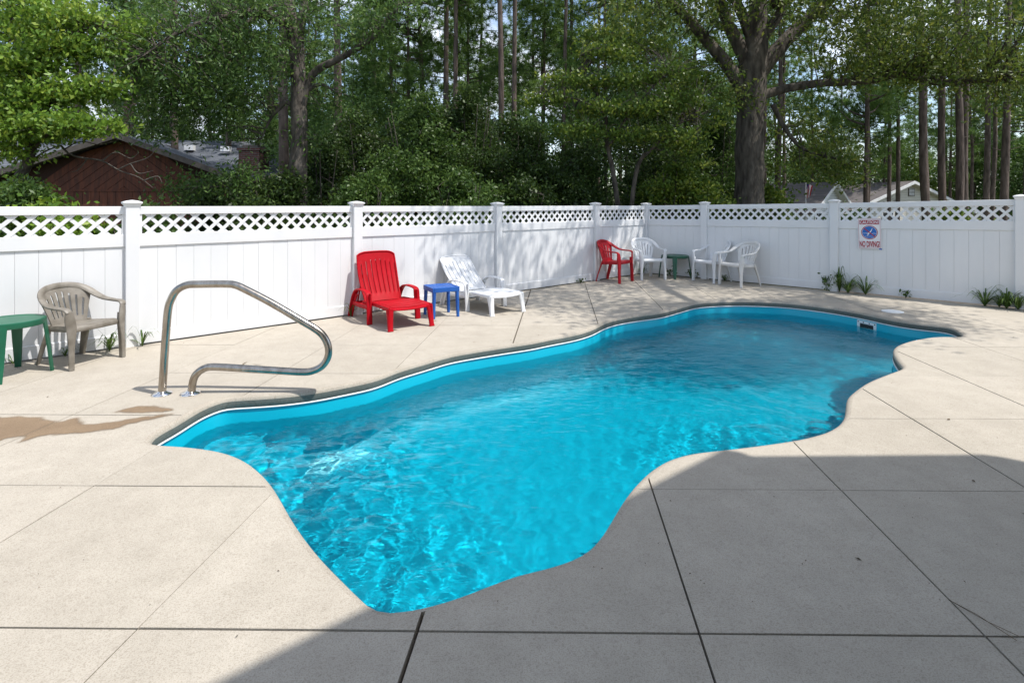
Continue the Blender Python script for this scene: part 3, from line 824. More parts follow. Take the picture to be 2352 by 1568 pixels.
# ------------------------------------------------------------------ resin furniture
def armchair(m, hb=0.78, nslot=6, fan=1.0):
    root = empty('resin_armchair')
    # seat
    def seat(u, v):
        x = (u * 2 - 1); hw = 0.225 - 0.035 * v
        y = -0.235 + 0.44 * v
        z = 0.425 - 0.035 * v - 0.014 * (1 - x * x) * math.sin(math.pi * min(1, v * 1.1)) 
        if v < 0.12: z -= 0.028 * (1 - v / 0.12) ** 2
        return (x * hw, y, z)
    MB().grid(seat, 12, 14, 0.012).build('seat', m, root, 50)
    mb = MB(); mb.band([(-.225, -.232, .385), (0, -.238, .382), (.225, -.232, .385)], [.045] * 3, .014, [(0, 0, 1)] * 3)
    mb.band([(-.212, -.2, .385), (-.192, .19, .362)], [.05] * 2, .012, [(0, 0, 1)] * 2)
    mb.band([(.212, -.2, .385), (.192, .19, .362)], [.05] * 2, .012, [(0, 0, 1)] * 2)
    mb.build('apron', m, root, 50)
    # back: slots fan out from the seat
    ns = nslot; nu = ns * 3 + 2 + 4
    def back(u, v):
        x = u * 2 - 1
        hw = 0.168 + (0.262 - 0.168) * (v ** 1.2) * fan
        zt = 0.375 + (hb - 0.395) * v - 0.07 * abs(x) ** 3 * v
        y = 0.185 + 0.135 * v - (0.03 + 0.065 * v) * x * x
        return (x * hw, y, zt)
    slots = {3 + 3 * k + q for k in range(ns) for q in (0, 1)}
    def hole(i, j): 
        mid = abs((i + .5) / nu * 2 - 1)
        return ((i - 3) % 3 == 0 and 2 < i < nu - 2) and 4 <= j < (17 - int(mid * 4))
    MB().grid(back, nu, 20, 0.011, hole).build('backrest', m, root, 50)
    # rim and arms
    half = [(0.0, .322, hb - .012), (.09, .312, hb - .018), (.175, .285, hb - .042), (.232, .235, hb - .082), (.262, .16, hb - .132), (.278, .06, .618), (.283, -.06, .603), (.281, -.17, .598), (.277, -.212, .59), (.270, -.236, .565)]
    wd = [(0, .25, 1), (.1, .25, 1), (.35, .2, .9), (.7, .1, .65), (.9, 0, .35), (1, 0, .1), (1, 0, 0), (1, 0, 0), (1, 0, 0), (1, 0, 0)]
    ww = [.058, .06, .064, .068, .07, .07, .07, .068, .066, .06]
    sm = spline([Vector(p) for p in half], 4); sw = spline([Vector(p) for p in wd], 4); s3 = spline([Vector((a, 0, 0)) for a in ww], 4)
    for sgn_ in (1, -1):
        mb = MB(); mb.band([(p.x * sgn_, p.y, p.z) for p in sm], [a.x for a in s3], .02, [(p.x * sgn_, p.y, p.z) for p in sw])
        mb.build('arm', m, root, 55, fix=True)
        # front leg from arm to floor
        lp = spline([Vector((.270, -.232, .575)), Vector((.262, -.238, .48)), Vector((.252, -.243, .38)), Vector((.258, -.252, .2)), Vector((.262, -.258, 0.0))], 4)
        n = len(lp)
        mb = MB(); mb.band([(p.x * sgn_, p.y, p.z) for p in lp], [.06 + .034 * math.sin(min(1, i / n * 1.5) * math.pi) - .014 * i / n for i in range(n)], [.026 - .0 * i for i in range(n)], [(sgn_ * .9, .35, 0)] * n)
        mb.band([(p.x * sgn_ - sgn_ * .012, p.y + .028, p.z) for p in lp[4:]], [.05 - .018 * i / (n - 4) for i in range(n - 4)], .014, [(sgn_ * .1, 1, 0)] * (n - 4))
        mb.build('leg', m, root, 50, fix=True)
        lp = spline([Vector((.178, .180, .405)), Vector((.188, .21, .3)), Vector((.205, .262, .14)), Vector((.216, .30, 0.0))], 3); n = len(lp)
        mb = MB(); mb.band([(p.x * sgn_, p.y, p.z) for p in lp], [.088 - .04 * i / n for i in range(n)], .024, [(sgn_ * .8, -.5, 0)] * n)
        mb.build('leg', m, root, 50, fix=True)
    return root
def place(o, x, y, fx, fy, label, cat, group=None, s=1.0):
    o.location = (x, y, 0.002); o.rotation_euler = (0, 0, face_to(fx, fy)); o.scale = (s, s, s)
    return tag(o, label, cat, group)

place(armchair(M['tan'], 0.79, 6), -4.18, 5.37, .95, -.31, 'weathered tan resin armchair beside the bright green side table', 'chair', s=.93)
place(armchair(M['redchair'], 0.80, 5), 2.04, 10.98, .76, -.65, 'deep red resin armchair in the fence corner', 'chair')
wc = armchair(M['white_resin'], 0.81, 6)
place(wc, 2.80, 11.42, .22, -.97, 'white resin armchair between the red armchair and the dark green table', 'chair')
c2 = copy_tree(wc)
place(c2, 3.98, 11.02, -.86, -.5, 'white resin armchair right beside the dark green table, partly hidden by another', 'chair')
c3 = armchair(M['ivory_resin'], 0.81, 5)
place(c3, 4.30, 10.46, -.9, -.44, 'off-white resin armchair standing outermost of the corner group by the weedy fence', 'chair')

def round_table(m):
    root = empty('side_table')
    n = 40; prof = [(.0, .452), (.2, .452), (.235, .451), (.245, .456), (.262, .457), (.270, .452), (.272, .44), (.268, .41), (.258, .405), (.256, .43), (.0, .435)]
    mb = MB()
    mb.loft([[(max(r_, .001) * math.cos(6.28319 * k / n), max(r_, .001) * math.sin(6.28319 * k / n), z) for k in range(n)] for r_, z in prof], cap=False)
    mb.build('table_top', m, root, 40, fix=True)
    for k in range(4):
        a = math.pi / 4 + k * math.pi / 2
        cs, sn = math.cos(a), math.sin(a)
        def Q(r_, t, z): return (r_ * cs - t * sn, r_ * sn + t * cs, z)
        lp = [(.262, .445, .048), (.268, .40, .047), (.295, .2, .038), (.318, 0.0, .026)]
        mb = MB()
        mb.loft([[Q(r_, -h, z), Q(r_ + .012, 0, z), Q(r_, h, z), Q(r_ - .014, h * .9, z), Q(r_ - .004, 0, z), Q(r_ - .014, -h * .9, z)] for r_, z, h in lp])
        mb.build('leg', m, root, 35, fix=True)
    return root
gt = round_table(M['green']); place(gt, -4.48, 4.93, 1, 0, 'bright green round side table beside the weathered tan armchair', 'table', s=.96)
gt.scale.z = 1.09
gt.rotation_euler[2] = R(-15)
gt = round_table(M['dark_green']); place(gt, 3.40, 11.55, 1, 0, 'dark green round side table between white armchairs in the corner', 'table', s=1.02)
gt.rotation_euler[2] = R(28)

# blue square table
bt = empty('side_table')
hs = .19
mb = MB(); mb.box(-hs, hs, -hs, hs, .385, .40)
o = mb.build('table_top', M['blue'], bt); bevel(o, .006, 2)
for a in ((-hs, hs, -hs - .004, -hs + .02), (-hs, hs, hs - .02, hs + .004), (-hs - .004, -hs + .02, -hs + .0205, hs - .0205), (hs - .02, hs + .004, -hs + .0205, hs - .0205)):
    o = MB().box(*a, .345, .409).build('rim', M['blue'], bt); bevel(o, .006, 2)
for k in range(5):
    y = -.115 + k * .0575
    o = MB().box(-.15, .15, y - .022, y + .022, .399, .404).build('slat', M['blue'], bt); bevel(o, .002, 1)
for sx in (-1, 1):
    for sy in (-1, 1):
        c = (sx * (hs - .028), sy * (hs - .028))
        mb = MB(); mb.loft([[(c[0] + r_ * math.cos(6.28319 * k / 12) + sx * e, c[1] + r_ * math.sin(6.28319 * k / 12) + sy * e, z) for k in range(12)] for r_, z, e in ((.021, 0, .012), (.024, .2, .006), (.028, .39, 0))])
        mb.build('leg', M['blue'], bt, 50)
bt.location = (-0.97, 7.60, 0.002); bt.rotation_euler = (0, 0, R(-62)); tag(bt, 'small blue square side table between the red and white lounge chairs', 'table')

def lounge(m, ang, Lb=0.80):
    """local front is -y; backrest hinged at y = 0.12"""
    root = empty('lounge_chair')
    def seat(u, v):
        x = u * 2 - 1; y = -0.74 + 0.86 * v
        z = 0.305 - 0.022 * (1 - x * x) + 0.022 * math.sin(v * math.pi) - 0.045 * v
        if v < .08: z -= 0.02 * (1 - v / .08)
        return (x * 0.285, y, z)
    MB().grid(seat, 14, 36, 0.014, lambda i, j: False).build('seat', m, root, 40)
    for k in range(6):     # raised transverse ribs
        v = 0.12 + k * 0.13
        pts_ = [Vector(seat(u / 10, v)) + Vector((0, 0, .0015)) for u in range(1, 10)]
        MB().band(pts_, [.085] * 9, .007, [(0, 1, 0)] * 9).build('seat_slat', m, root, 40)
    for sx in (-1, 1):
        mb = MB(); mb.band([(sx * .28, -.735, .285), (sx * .285, -.3, .285), (sx * .285, .12, .25)], [.055, .05, .055], .02, [(0, 0, 1)] * 3)
        mb.build('side_rail', m, root, 50)
        # front leg with foot
        mb = MB(); mb.band([(sx * .262, -.715, .29), (sx * .268, -.735, .16), (sx * .274, -.757, .03), (sx * .275, -.762, 0)], [.085, .07, .06, .075], [.04, .034, .03, .034], [(1, 0, 0)] * 4)
        mb.band([(sx * .283, -.70, .28), (sx * .285, -.725, .14), (sx * .287, -.745, 0)], [.10, .06, .05], .02, [(0, 1, 0)] * 3)
        mb.build('leg', m, root, 50, fix=True)
        # arm: broad front upright, flat top, sloping rear leg
        ax = sx * .335
        mb = MB(); mb.band(spline([Vector((ax, -.245, 0)), Vector((ax, -.235, .2)), Vector((ax, -.215, .36)), Vector((ax, -.195, .425)), Vector((ax, -.13, .448)), Vector((ax, .02, .455)), Vector((ax, .14, .445)), Vector((ax, .25, .40)), Vector((ax, .36, .25)), Vector((ax, .46, 0))], 4),
                           [.072] * 37, [.022] * 37, [(1, 0, 0)] * 37)
        mb.build('arm', m, root, 50, fix=True)
        mb = MB(); mb.band([(ax - sx * .012, -.20, .43), (ax - sx * .012, -.205, .25), (ax - sx * .012, -.225, 0)], [.11, .085, .06], .02, [(0, 1, 0)] * 3)
        mb.build('leg', m, root, 50, fix=True)
        mb = MB(); mb.band([(ax - sx * .012, .26, .37), (ax - sx * .012, .36, .22), (ax - sx * .012, .44, 0)], [.09, .075, .055], .02, [(0, 1, 0)] * 3)
        mb.build('leg', m, root, 50, fix=True)
        mb = MB(); mb.band([(ax, -.22, .235), (ax, .15, .215), (ax, .385, .215)], [.07, .06, .06], .016, [(0, 0, 1)] * 3)
        mb.build('stretcher', m, root, 50, fix=True)
    MB().tube([(-.33, .10, .235), (.33, .10, .235)], .016, 10).build('hinge_bar', m, root, 50)
    mb = MB(); mb.band([(-.32, .30, .21), (.32, .30, .21)], [.07, .07], .016, [(0, 0, 1)] * 2); mb.build('rear_bar', m, root, 50)
    ca, sa_ = math.cos(ang), math.sin(ang)
    nsl = 7; nu = 3 + nsl * 5 + 2
    def back(u, v):
        x = u * 2 - 1
        hw = .248 + .026 * math.sin(v * math.pi * .75)
        edge_ = 1 - .06 * abs(x) ** 6
        s = v * Lb * (edge_ if v > .5 else 1)
        bow = 0.03 * math.sin(v * math.pi) - .028 * (1 - x * x)
        ridge = .004 * math.cos((u * nu - 3) / 5 * 2 * math.pi) if 3 <= u * nu <= nu - 2 and .14 < v < .84 else 0
        y, z = .12 + s * ca, .25 + s * sa_
        return (x * hw, y + sa_ * -(bow * -1 + ridge) * -1 * -1, z + ca * (bow * -1 + ridge))
    def hole(i, j):
        mid = abs((i + .5) / nu * 2 - 1)
        return (i - 3) % 5 == 0 and 2 < i < nu - 1 and 5 <= j < 27 - int(mid * 3)
    # slots are narrow: squeeze the grid column that is left open
    def ucol(i):
        k, r_ = divmod(i - 3, 5)
        return i
    def back2(u, v):
        i = u * nu
        if 3 <= i <= nu - 1:
            k = math.floor((i - 3) / 5); fpos = (i - 3) - 5 * k
            g = [0, .8, 1.85, 2.9, 3.95, 5][int(fpos)] if fpos == int(fpos) else fpos
            u = (3 + 5 * k + g) / nu
        return back(u, v)
    MB().grid(back2, nu, 32, 0.016, hole).build('backrest', m, root, 40)
    # rolled edge round the back
    rim = [Vector(back(0, v / 16)) for v in range(0, 17)] + [Vector(back(u / 16, 1)) for u in range(1, 16)] + [Vector(back(1, 1 - v / 16)) for v in range(0, 17)]
    MB().tube(rim, .013, 8).build('back_rim', m, root, 60)
    # prop legs behind
    for sx in (-1, 1):
        q_ = Vector(back(.5 + sx * .4, .55))
        MB().tube([q_ + Vector((0, .015, 0)), Vector((sx * .25, .42, .2))], .011, 8).build('prop', m, root, 50)
    return root
def place_lounge(o, fl_px, fx, fy, label):
    f = Vector((fx, fy)).normalized(); g = G(*fl_px)
    th = face_to(f.x, f.y)
    # local front-left foot at (-.275, -.76) seen from behind... find the root position from the foot
    loc = Vector((math.cos(th) * -.275 - math.sin(th) * -.76, math.sin(th) * -.275 + math.cos(th) * -.76))
    o.location = (g.x - loc.x, g.y - loc.y, .002); o.rotation_euler = (0, 0, th); o.scale = (1, 1, .9)
    tag(o, label, 'lounge chair')
place_lounge(lounge(M['red'], R(68), .76), (897, 762), .58, -.81, 'red resin lounge chair with upright slatted back beside the blue table')
place_lounge(lounge(M['white_resin'], R(45), .74), (1131, 727), .62, -.78, 'white resin lounge chair with reclined slatted back beside the blue table')

# ------------------------------------------------------------------ the house the photographer stands at (its roof shades the deck)
hz_ = 5.2
so_ = Vector((SUN.x / SUN.z, SUN.y / SUN.z)) * (hz_ + .18)
def cast(px, py):
    g = G(px, py); return (g.x + so_.x, g.y + so_.y)
e1, e2 = cast(490, 1568), cast(1660, 1031)
dv_ = ((e1[0] - e2[0]) * 1.0, (e1[1] - e2[1]) * 1.0)
lst = cast(2360, 1064)
roofp = [(e1[0] + dv_[0] * 1.5, e1[1] + dv_[1] * 1.5), e1, cast(850, 1390), cast(1425, 1150), e2, cast(1703, 1047), cast(2255, 1043), lst, (lst[0] + 1.6, lst[1] - 1.3)]
roofp += [(roofp[-1][0], -7.0), (roofp[0][0], -7.0)]
ph = empty('porch_house', (e2[0], e2[1] - 2.0, 0), label='tall beige house beside the deck whose roof corner shades the near paving', cat='house')
PO = Vector(ph.location)
mb = MB(); mb.prism([(x - PO.x, y - PO.y) for x, y in reversed(roofp)], lambda a, b, n: (a, b, n), hz_, hz_ + .18)
ro = mb.build('roof', M['white_trim'], ph, fix=True)
ins = .55
foot = [(roofp[0][0] + ins * 1.2, roofp[0][1] - .2), (e2[0] - .05, e2[1] - ins * 1.5), (lst[0], lst[1] - ins), (roofp[8][0] - ins, roofp[8][1] - ins), (roofp[8][0] - ins, -6.5), (roofp[0][0] + ins * 1.2, -6.5)]
mb = MB(); mb.prism([(x - PO.x, y - PO.y) for x, y in reversed(foot)], lambda a, b, n: (a, b, n), 0.004, hz_ - .003)
mb.build('wall', M['siding'], ph, fix=True)
fw = Frame2 = None
du_ = np.array(foot[1]) - np.array(foot[0]); Lw = np.linalg.norm(du_); du_ = du_ / Lw; nn_ = np.array([-du_[1], du_[0]])
def wq(t, n, z):
    q = np.array(foot[0]) + du_ * t + nn_ * n
    return (q[0] - PO.x, q[1] - PO.y, z)
for t in (1.2, 3.6):
    for z0, z1 in ((.9, 2.1), (3.4, 4.6)):
        P8 = lambda a, b, c, d, e, f: MB().hexa([wq(a, c, e), wq(b, c, e), wq(b, d, e), wq(a, d, e), wq(a, c, f), wq(b, c, f), wq(b, d, f), wq(a, d, f)])
        wo = P8(t, t + 1.1, .003, .05, z0, z1).build('window', M['white_trim'], ph, fix=True)
        P8(t + .08, t + 1.02, .052, .06, z0 + .08, z1 - .08).build('pane', M['glass'], wo, fix=True)

# ------------------------------------------------------------------ neighbouring houses
class Frame:
    def __init__(s, o, u, z=0.0):
        s.o = np.array(o); s.u = np.array(u) / np.linalg.norm(u); s.n = np.array([s.u[1], -s.u[0]]); s.z = z   # n towards the camera
    def __call__(s, a, b, c):      # along the wall, out of the wall, up
        q = s.o + s.u * a + s.n * b
        return (q[0], q[1], c)
def fbox(fr, a0, a1, b0, b1, c0, c1, org):
    P8 = [fr(a0, b0, c0), fr(a1, b0, c0), fr(a1, b1, c0), fr(a0, b1, c0), fr(a0, b0, c1), fr(a1, b0, c1), fr(a1, b1, c1), fr(a0, b1, c1)]
    return MB().hexa([tuple(np.array(p) - np.array(org)) for p in P8])
def fprism(fr, poly, b0, b1, org):
    return MB().prism(poly, lambda a, c, n: tuple(np.array(fr(a, n, c)) - np.array(org)), b0, b1)
def slab(fr, pts, th, org):     # sloping roof plane from four points (a, b, c), thickness downwards
    top = [tuple(np.array(fr(*p)) - np.array(org)) for p in pts]
    bot = [(p[0], p[1], p[2] - th) for p in top]
    return MB().hexa(bot + top)

dp = 19.0; pk = A(285, 309, dp)
fr_ = Frame((pk.x, pk.y), (.978, .21))
org = (pk.x, pk.y, -0.16)
bh = empty('cedar_house', org, label='brown cedar house with chevron plank gable, grey shingle roof and brick chimney', cat='house')
ZP = pk.z; pit = 0.381; HWG = 3.75
ZB = 1.52 + (470 - 438) / F * dp          # trim line between the vertical and the diagonal planks
eave = ZP - pit * HWG - .16
mb = fprism(fr_, [(-HWG, -.16), (HWG, -.16), (HWG, eave), (0, ZP - .16), (-HWG, eave)], -.15, -.03, org)
mb.build('wall', M['cedar_dark'], bh, fix=True)
# vertical planks below the trim
k = -HWG
while k < HWG - .02:
    fbox(fr_, k + .006, min(k + .245, HWG), -.03, random.uniform(.0, .008), -.15, ZB - .03, org).build('plank', M['cedar'], bh, fix=True); k += .25
# chevron planks
wdp = 0.235
for sx in (-1, 1):
    c = -9.0
    while c < 4.2:
        # lines c' = z - 0.80 * a  (rising towards the middle)
        sl = 0.80
        tri_ = [(0.004, ZB + .03), (HWG, ZB + .03), (HWG, eave + .05), (0.004, ZP - .22)] if eave > ZB else [(0.004, ZB + .03), ((ZP - .22 - ZB - .03) / pit, ZB + .03), (0.004, ZP - .22)]
        w_ = wdp * math.sqrt(1 + sl * sl)
        lo_ = c + .008
        pl = clip(tri_, lambda p: (p[1] + sl * p[0]) - lo_)
        if len(pl) >= 3: pl = clip(pl, lambda p: (c + w_ - .008) - (p[1] + sl * p[0]))
        if len(pl) >= 3:
            fprism(fr_, [(sx * a, z) for a, z in pl], -.03, random.uniform(.004, .014), org).build('diagonal_plank', M['cedar'], bh, fix=True)
        c += w_
fbox(fr_, -HWG, HWG, -.03, .03, ZB - .028, ZB + .028, org).build('trim_board', M['cedar'], bh, fix=True)
# window in the wall
wx0, wx1 = (62 - 1176) / F * dp - pk.x, (140 - 1176) / F * dp - pk.x
wf = fbox(fr_, wx0 - .05, wx1 + .05, .0, .05, .45, 1.74, org).build('window', M['fascia'], bh, fix=True)
for a0, a1 in ((wx0, (wx0 + wx1) / 2 - .03), ((wx0 + wx1) / 2 + .03, wx1)):
    fbox(fr_, a0, a1, .05, .056, .5, 1.68, org).build('pane', M['glass'], wf, fix=True)
# gable roof with overhang, fascia
HR = 4.15
for sx in (-1, 1):
    pts = [(0, .55, ZP), (sx * HR, .55, ZP - pit * HR), (sx * HR, -3.2, ZP - pit * HR), (0, -6.5, ZP)]
    if sx > 0: pts = [pts[0], pts[3], pts[2], pts[1]]
    ro = slab(fr_, pts, .09, org).build('gable_roof', M['shingle'], bh, fix=True)
    f2 = [(0, ZP - .006), (sx * HR, ZP - pit * HR - .006), (sx * HR, ZP - pit * HR - .2), (0, ZP - .2)]
    fprism(fr_, f2, .553, .60, org).build('fascia', M['fascia'], ro, fix=True)
ZR = 4.36
mr = slab(fr_, [(-13, -1.0, 2.55), (6.0, -1.0, 2.55), (6.0, -5.6, ZR), (-13, -5.6, ZR)], .12, org).build('main_roof', M['shingle'], bh, fix=True)
slab(fr_, [(-13, -10.2, 2.55), (-13, -5.6, ZR), (6.0, -5.6, ZR), (6.0, -10.2, 2.55)], .12, org).build('main_roof', M['shingle'], bh, fix=True)
fbox(fr_, -12.5, 5.5, -9.8, -1.5, -.15, 2.45, org).build('wall', M['cedar'], bh, fix=True)
for px, py in ((436, 339), (519, 342)):
    q = A(px, py, 23.0); rel = np.array([q.x, q.y]) - fr_.o; a_, b_ = rel @ fr_.u, rel @ fr_.n
    fbox(fr_, a_ - .17, a_ + .17, b_ - .15, b_ + .15, q.z - .12, q.z + .09, org).build('roof_vent', M['white_trim'], mr, fix=True)
q0 = A(548, 336, 21.0); q1 = A(595, 336, 21.0)
ch = MB(); cxx = (q0.x + q1.x) / 2 - org[0]; wch = (q1.x - q0.x) / 2
ch.box(cxx - wch, cxx + wch, 21.0 - org[1], 21.9 - org[1], .01, q0.z - org[2] - .16)
cho = ch.build('chimney', M['brick'], bh)
MB().box(cxx - wch - .05, cxx + wch + .05, 20.95 - org[1], 21.95 - org[1], q0.z - org[2] - .158, q0.z - org[2] - .06).build('chimney_cap', M['brick'], cho)
MB().box(cxx - wch + .1, cxx + wch - .1, 21.1 - org[1], 21.8 - org[1], q0.z - org[2] - .058, q0.z - org[2] + .05).build('flue', M['fascia'], cho)

def far_house(px, py, d, u, Lr, Lf, Rf, pitch, sidm, label, vent=False):
    pk = A(px, py, d); zg = ground_z(pk.x, pk.y) 
    fr = Frame((pk.x, pk.y), u); org = (pk.x, pk.y, zg)
    h = empty('ranch_house', org, label=label, cat='house')
    zp = pk.z
    fprism(fr, [(-Lf, zg), (Rf, zg), (Rf, zp - pitch * Rf - .14), (0, zp - .14), (-Lf, zp - pitch * Lf - .14)], -Lr, 0, org).build('wall', sidm, h, fix=True)
    for sx, wd in ((-1, Lf + .45), (1, Rf + .45)):
        pts = [(0, .45, zp), (sx * wd, .45, zp - pitch * wd), (sx * wd, -Lr - .4, zp - pitch * wd), (0, -Lr - .4, zp)]
        if sx > 0: pts = [pts[0], pts[3], pts[2], pts[1]]
        ro = slab(fr, pts, .12, org).build('roof', M['shingle_brown'], h, fix=True)
        f2 = [(0, zp - .004), (sx * wd, zp - pitch * wd - .004), (sx * wd, zp - pitch * wd - .22), (0, zp - .22)]
        fprism(fr, f2, .452, .50, org).build('rake_board', M['white_trim'], ro, fix=True)
        f3 = [(sx * .02, zp - .14), (sx * (wd - .05), zp - pitch * wd - .12), (sx * (wd - .05), zp - pitch * wd - .16), (sx * .02, zp - .19)]
        fprism(fr, f3, .003, .44, org).build('soffit', M['white_trim'], ro, fix=True)
    if vent:
        vo = fbox(fr, -.1, .5, .003, .04, zp - 1.15, zp - .55, org).build('gable_vent', M['fascia'], h, fix=True)
        for k in range(5): fbox(fr, -.05, .45, .042, .055, zp - 1.1 + k * .11, zp - 1.04 + k * .11, org).build('louver', M['white_trim'], vo, fix=True)
    for a in (-2.6, 1.2):
        wo = fbox(fr, a, a + 1.1, .003, .06, zg + 1.0, zg + 2.1, org).build('window', M['white_trim'], h, fix=True)
        fbox(fr, a + .08, a + .52, .062, .07, zg + 1.06, zg + 2.04, org).build('pane', M['glass'], wo, fix=True)
        fbox(fr, a + .58, a + 1.02, .062, .07, zg + 1.06, zg + 2.04, org).build('pane', M['glass'], wo, fix=True)
    return h
far_house(2088, 416, 42, (.97, .25), 6.0, 6.5, 8.0, .375, M['siding'], 'beige sided house with square gable vent beyond the right fence', True)
far_house(1906, 418, 38, (.766, .65), 6.5, 3.3, 2.2, .55, M['siding_white'], 'small white gabled house wing with brown roof behind the flag', False)

# flag on a short pole
fp = A(1851, 468, 33.0)
fg = empty('flag', (fp.x, fp.y, ground_z(fp.x, fp.y)), label='red, white and blue striped flag drooping on a thin pole', cat='flag')
gz = fg.location.z
zt_ = HC - (422 - H0) / F * 33 - gz; zb2 = HC - (456 - H0) / F * 33 - gz
MB().tube([(0, 0, 0), (0, 0, zt_ + .06)], .016, 8).build('pole', M['white_trim'], fg, 50)
M['flag_red'] = mat('flag_red', (0.33, 0.02, 0.03), None, 1, .8); M['flag_white'] = mat('flag_white', (0.7, 0.69, 0.68), None, 1, .8); M['flag_blue'] = mat('flag_blue', (0.02, 0.03, 0.12), None, 1, .8)
hgt = zt_ - zb2
for k in range(9):
    t0, t1 = k / 9, (k + 1) / 9
    f = lambda u, v: (0.03 + (t0 + (t1 - t0) * u) * .38 * (0.55 + .45 * v), .05 * math.sin((t0 + (t1 - t0) * u) * 16), zt_ - hgt * (1 - v) * (1 - .25 * (t0 + (t1 - t0) * u)) - .12 * (t0 + (t1 - t0) * u))
    MB().grid(f, 3, 6, .004).build('stripe', M['flag_red'] if k % 2 == 0 else M['flag_white'], fg, 60)
f = lambda u, v: (0.025 + u * .15, -.012 + .05 * math.sin(u * 6), zt_ - .34 * (1 - v) * hgt - .05 * u)
MB().grid(f, 4, 4, .004).build('canton', M['flag_blue'], fg, 60)

# ------------------------------------------------------------------ trees
def leaves(name, cen, size, asp, m, parent, droop=0.35, up=0.25, var=0.35, tone=None, fold=0.0):
    """one mesh of leaf-shaped faces; cen = N x 3 leaf positions"""
    n = len(cen)
    d = rng.normal(size=(n, 3)); d[:, 2] -= droop; d /= np.linalg.norm(d, axis=1)[:, None]
    r_ = rng.normal(size=(n, 3)); r_[:, 2] *= (1 - up)
    s = np.cross(d, r_); s /= np.linalg.norm(s, axis=1)[:, None] + 1e-9
    Ls = size * (1 + var * rng.uniform(-1, 1, n))[:, None]
    Wd = Ls * asp * 0.5
    v = np.empty((n, 4, 3), np.float32)
    v[:, 0] = cen - d * Ls * .5; v[:, 1] = cen - d * Ls * .05 + s * Wd; v[:, 2] = cen + d * Ls * .5; v[:, 3] = cen - d * Ls * .05 - s * Wd
    me = bpy.data.meshes.new(name)
    fast_mesh(me, v.reshape(-1, 3), np.arange(n * 4, dtype=np.int32).reshape(-1, 4))
    at = me.attributes.new('rnd', 'FLOAT', 'FACE')
    tn = rng.random(n) if tone is None else np.clip(tone + rng.normal(0, .2, n), 0, 1)
    at.data.foreach_set('value', tn.astype(np.float32))
    return link(name, me, m, parent)
def clusters(blobs):
    """blobs: (centre, (rx, ry, rz), n) -> cluster centres, towards the outside of each blob"""
    out = []
    for c, r_, n in blobs:
        d = rng.normal(size=(n, 3)); d /= np.linalg.norm(d, axis=1)[:, None]
        rad = rng.random(n) ** 0.45
        out.append(np.array(c) + d * rad[:, None] * np.array(r_))
    return np.vstack(out)
def scatter(cl, per, cr, flat=0.6):
    n = len(cl); k = rng.poisson(per, n)
    idx = np.repeat(np.arange(n), k)
    g = rng.normal(size=(len(idx), 3)) * cr; g[:, 2] *= flat
    tone = np.repeat(np.clip(rng.normal(.45, .30, n), 0, 1), k)
    return cl[idx] + g, tone
def bark(name, limbs, m, parent, org, n=10, rough=.05):
    mb = MB()
    for pts, rad in limbs:
        sp_ = spline([Vector(p) for p in pts], 5)
        rr = spline([Vector((r_, 0, 0)) for r_ in rad], 5)
        q = [p - Vector(org) + Vector((random.uniform(-1, 1), random.uniform(-1, 1), 0)) * rough * r_.x for p, r_ in zip(sp_, rr)]
        mb.tube(q, [max(.004, r_.x * random.uniform(.95, 1.05)) for r_ in rr], n if max(rad) > .05 else 6)
    return mb.build(name, m, parent, 180)
def sprigs(limbs, cl, frac=.5, r0=.018):
    """thin branches from the nearest limb point to the leaf clusters"""
    pts = []
    for p, rad in limbs:
        sp_ = spline([Vector(a) for a in p], 4); pts += [tuple(a) for a in sp_[len(sp_) // 4:]]
    pts = np.array(pts); out = []
    for c in cl:
        if random.random() > frac: continue
        dd = np.linalg.norm(pts - c, axis=1); i = int(np.argmin(dd + rng.random(len(dd)) * .5))
        a, b = Vector(pts[i]), Vector(c)
        if (a - b).length > 4.5 or (a - b).length < .15: continue
        mid = (a + b) / 2 + Vector((random.uniform(-.2, .2), random.uniform(-.2, .2), random.uniform(0, .3))) * (a - b).length * .5
        out.append(([a, mid, b], [r0 * (.6 + .25 * (a - b).length), r0 * .6, r0 * .2]))
    return out
def tree(name, label, base, limbs, blobs, leafsz, asp, per, cr, lm, bm_, cat='tree', group=None, frac=.4, r0=.018, flat=.6, droop=.35, up=.25, bn=10):
    t = empty(name, base, label=label, cat=cat, group=group)
    cl = clusters(blobs)
    lim = list(limbs) + sprigs(limbs, cl, frac, r0)
    bark('trunk', lim, bm_, t, base, bn)
    cen, tone = scatter(cl, per, cr, flat)
    leaves('crown', cen - np.array(base), leafsz, asp, lm, t, droop, up, tone=tone)
    return t
def B(px, py, d, rx, ry, rz, n): return (tuple(A(px, py, d)), (rx, ry, rz), n)
def base_at(px, d):
    x = (px - CX) / F * d; return (x, d, ground_z(x, d) - .02)

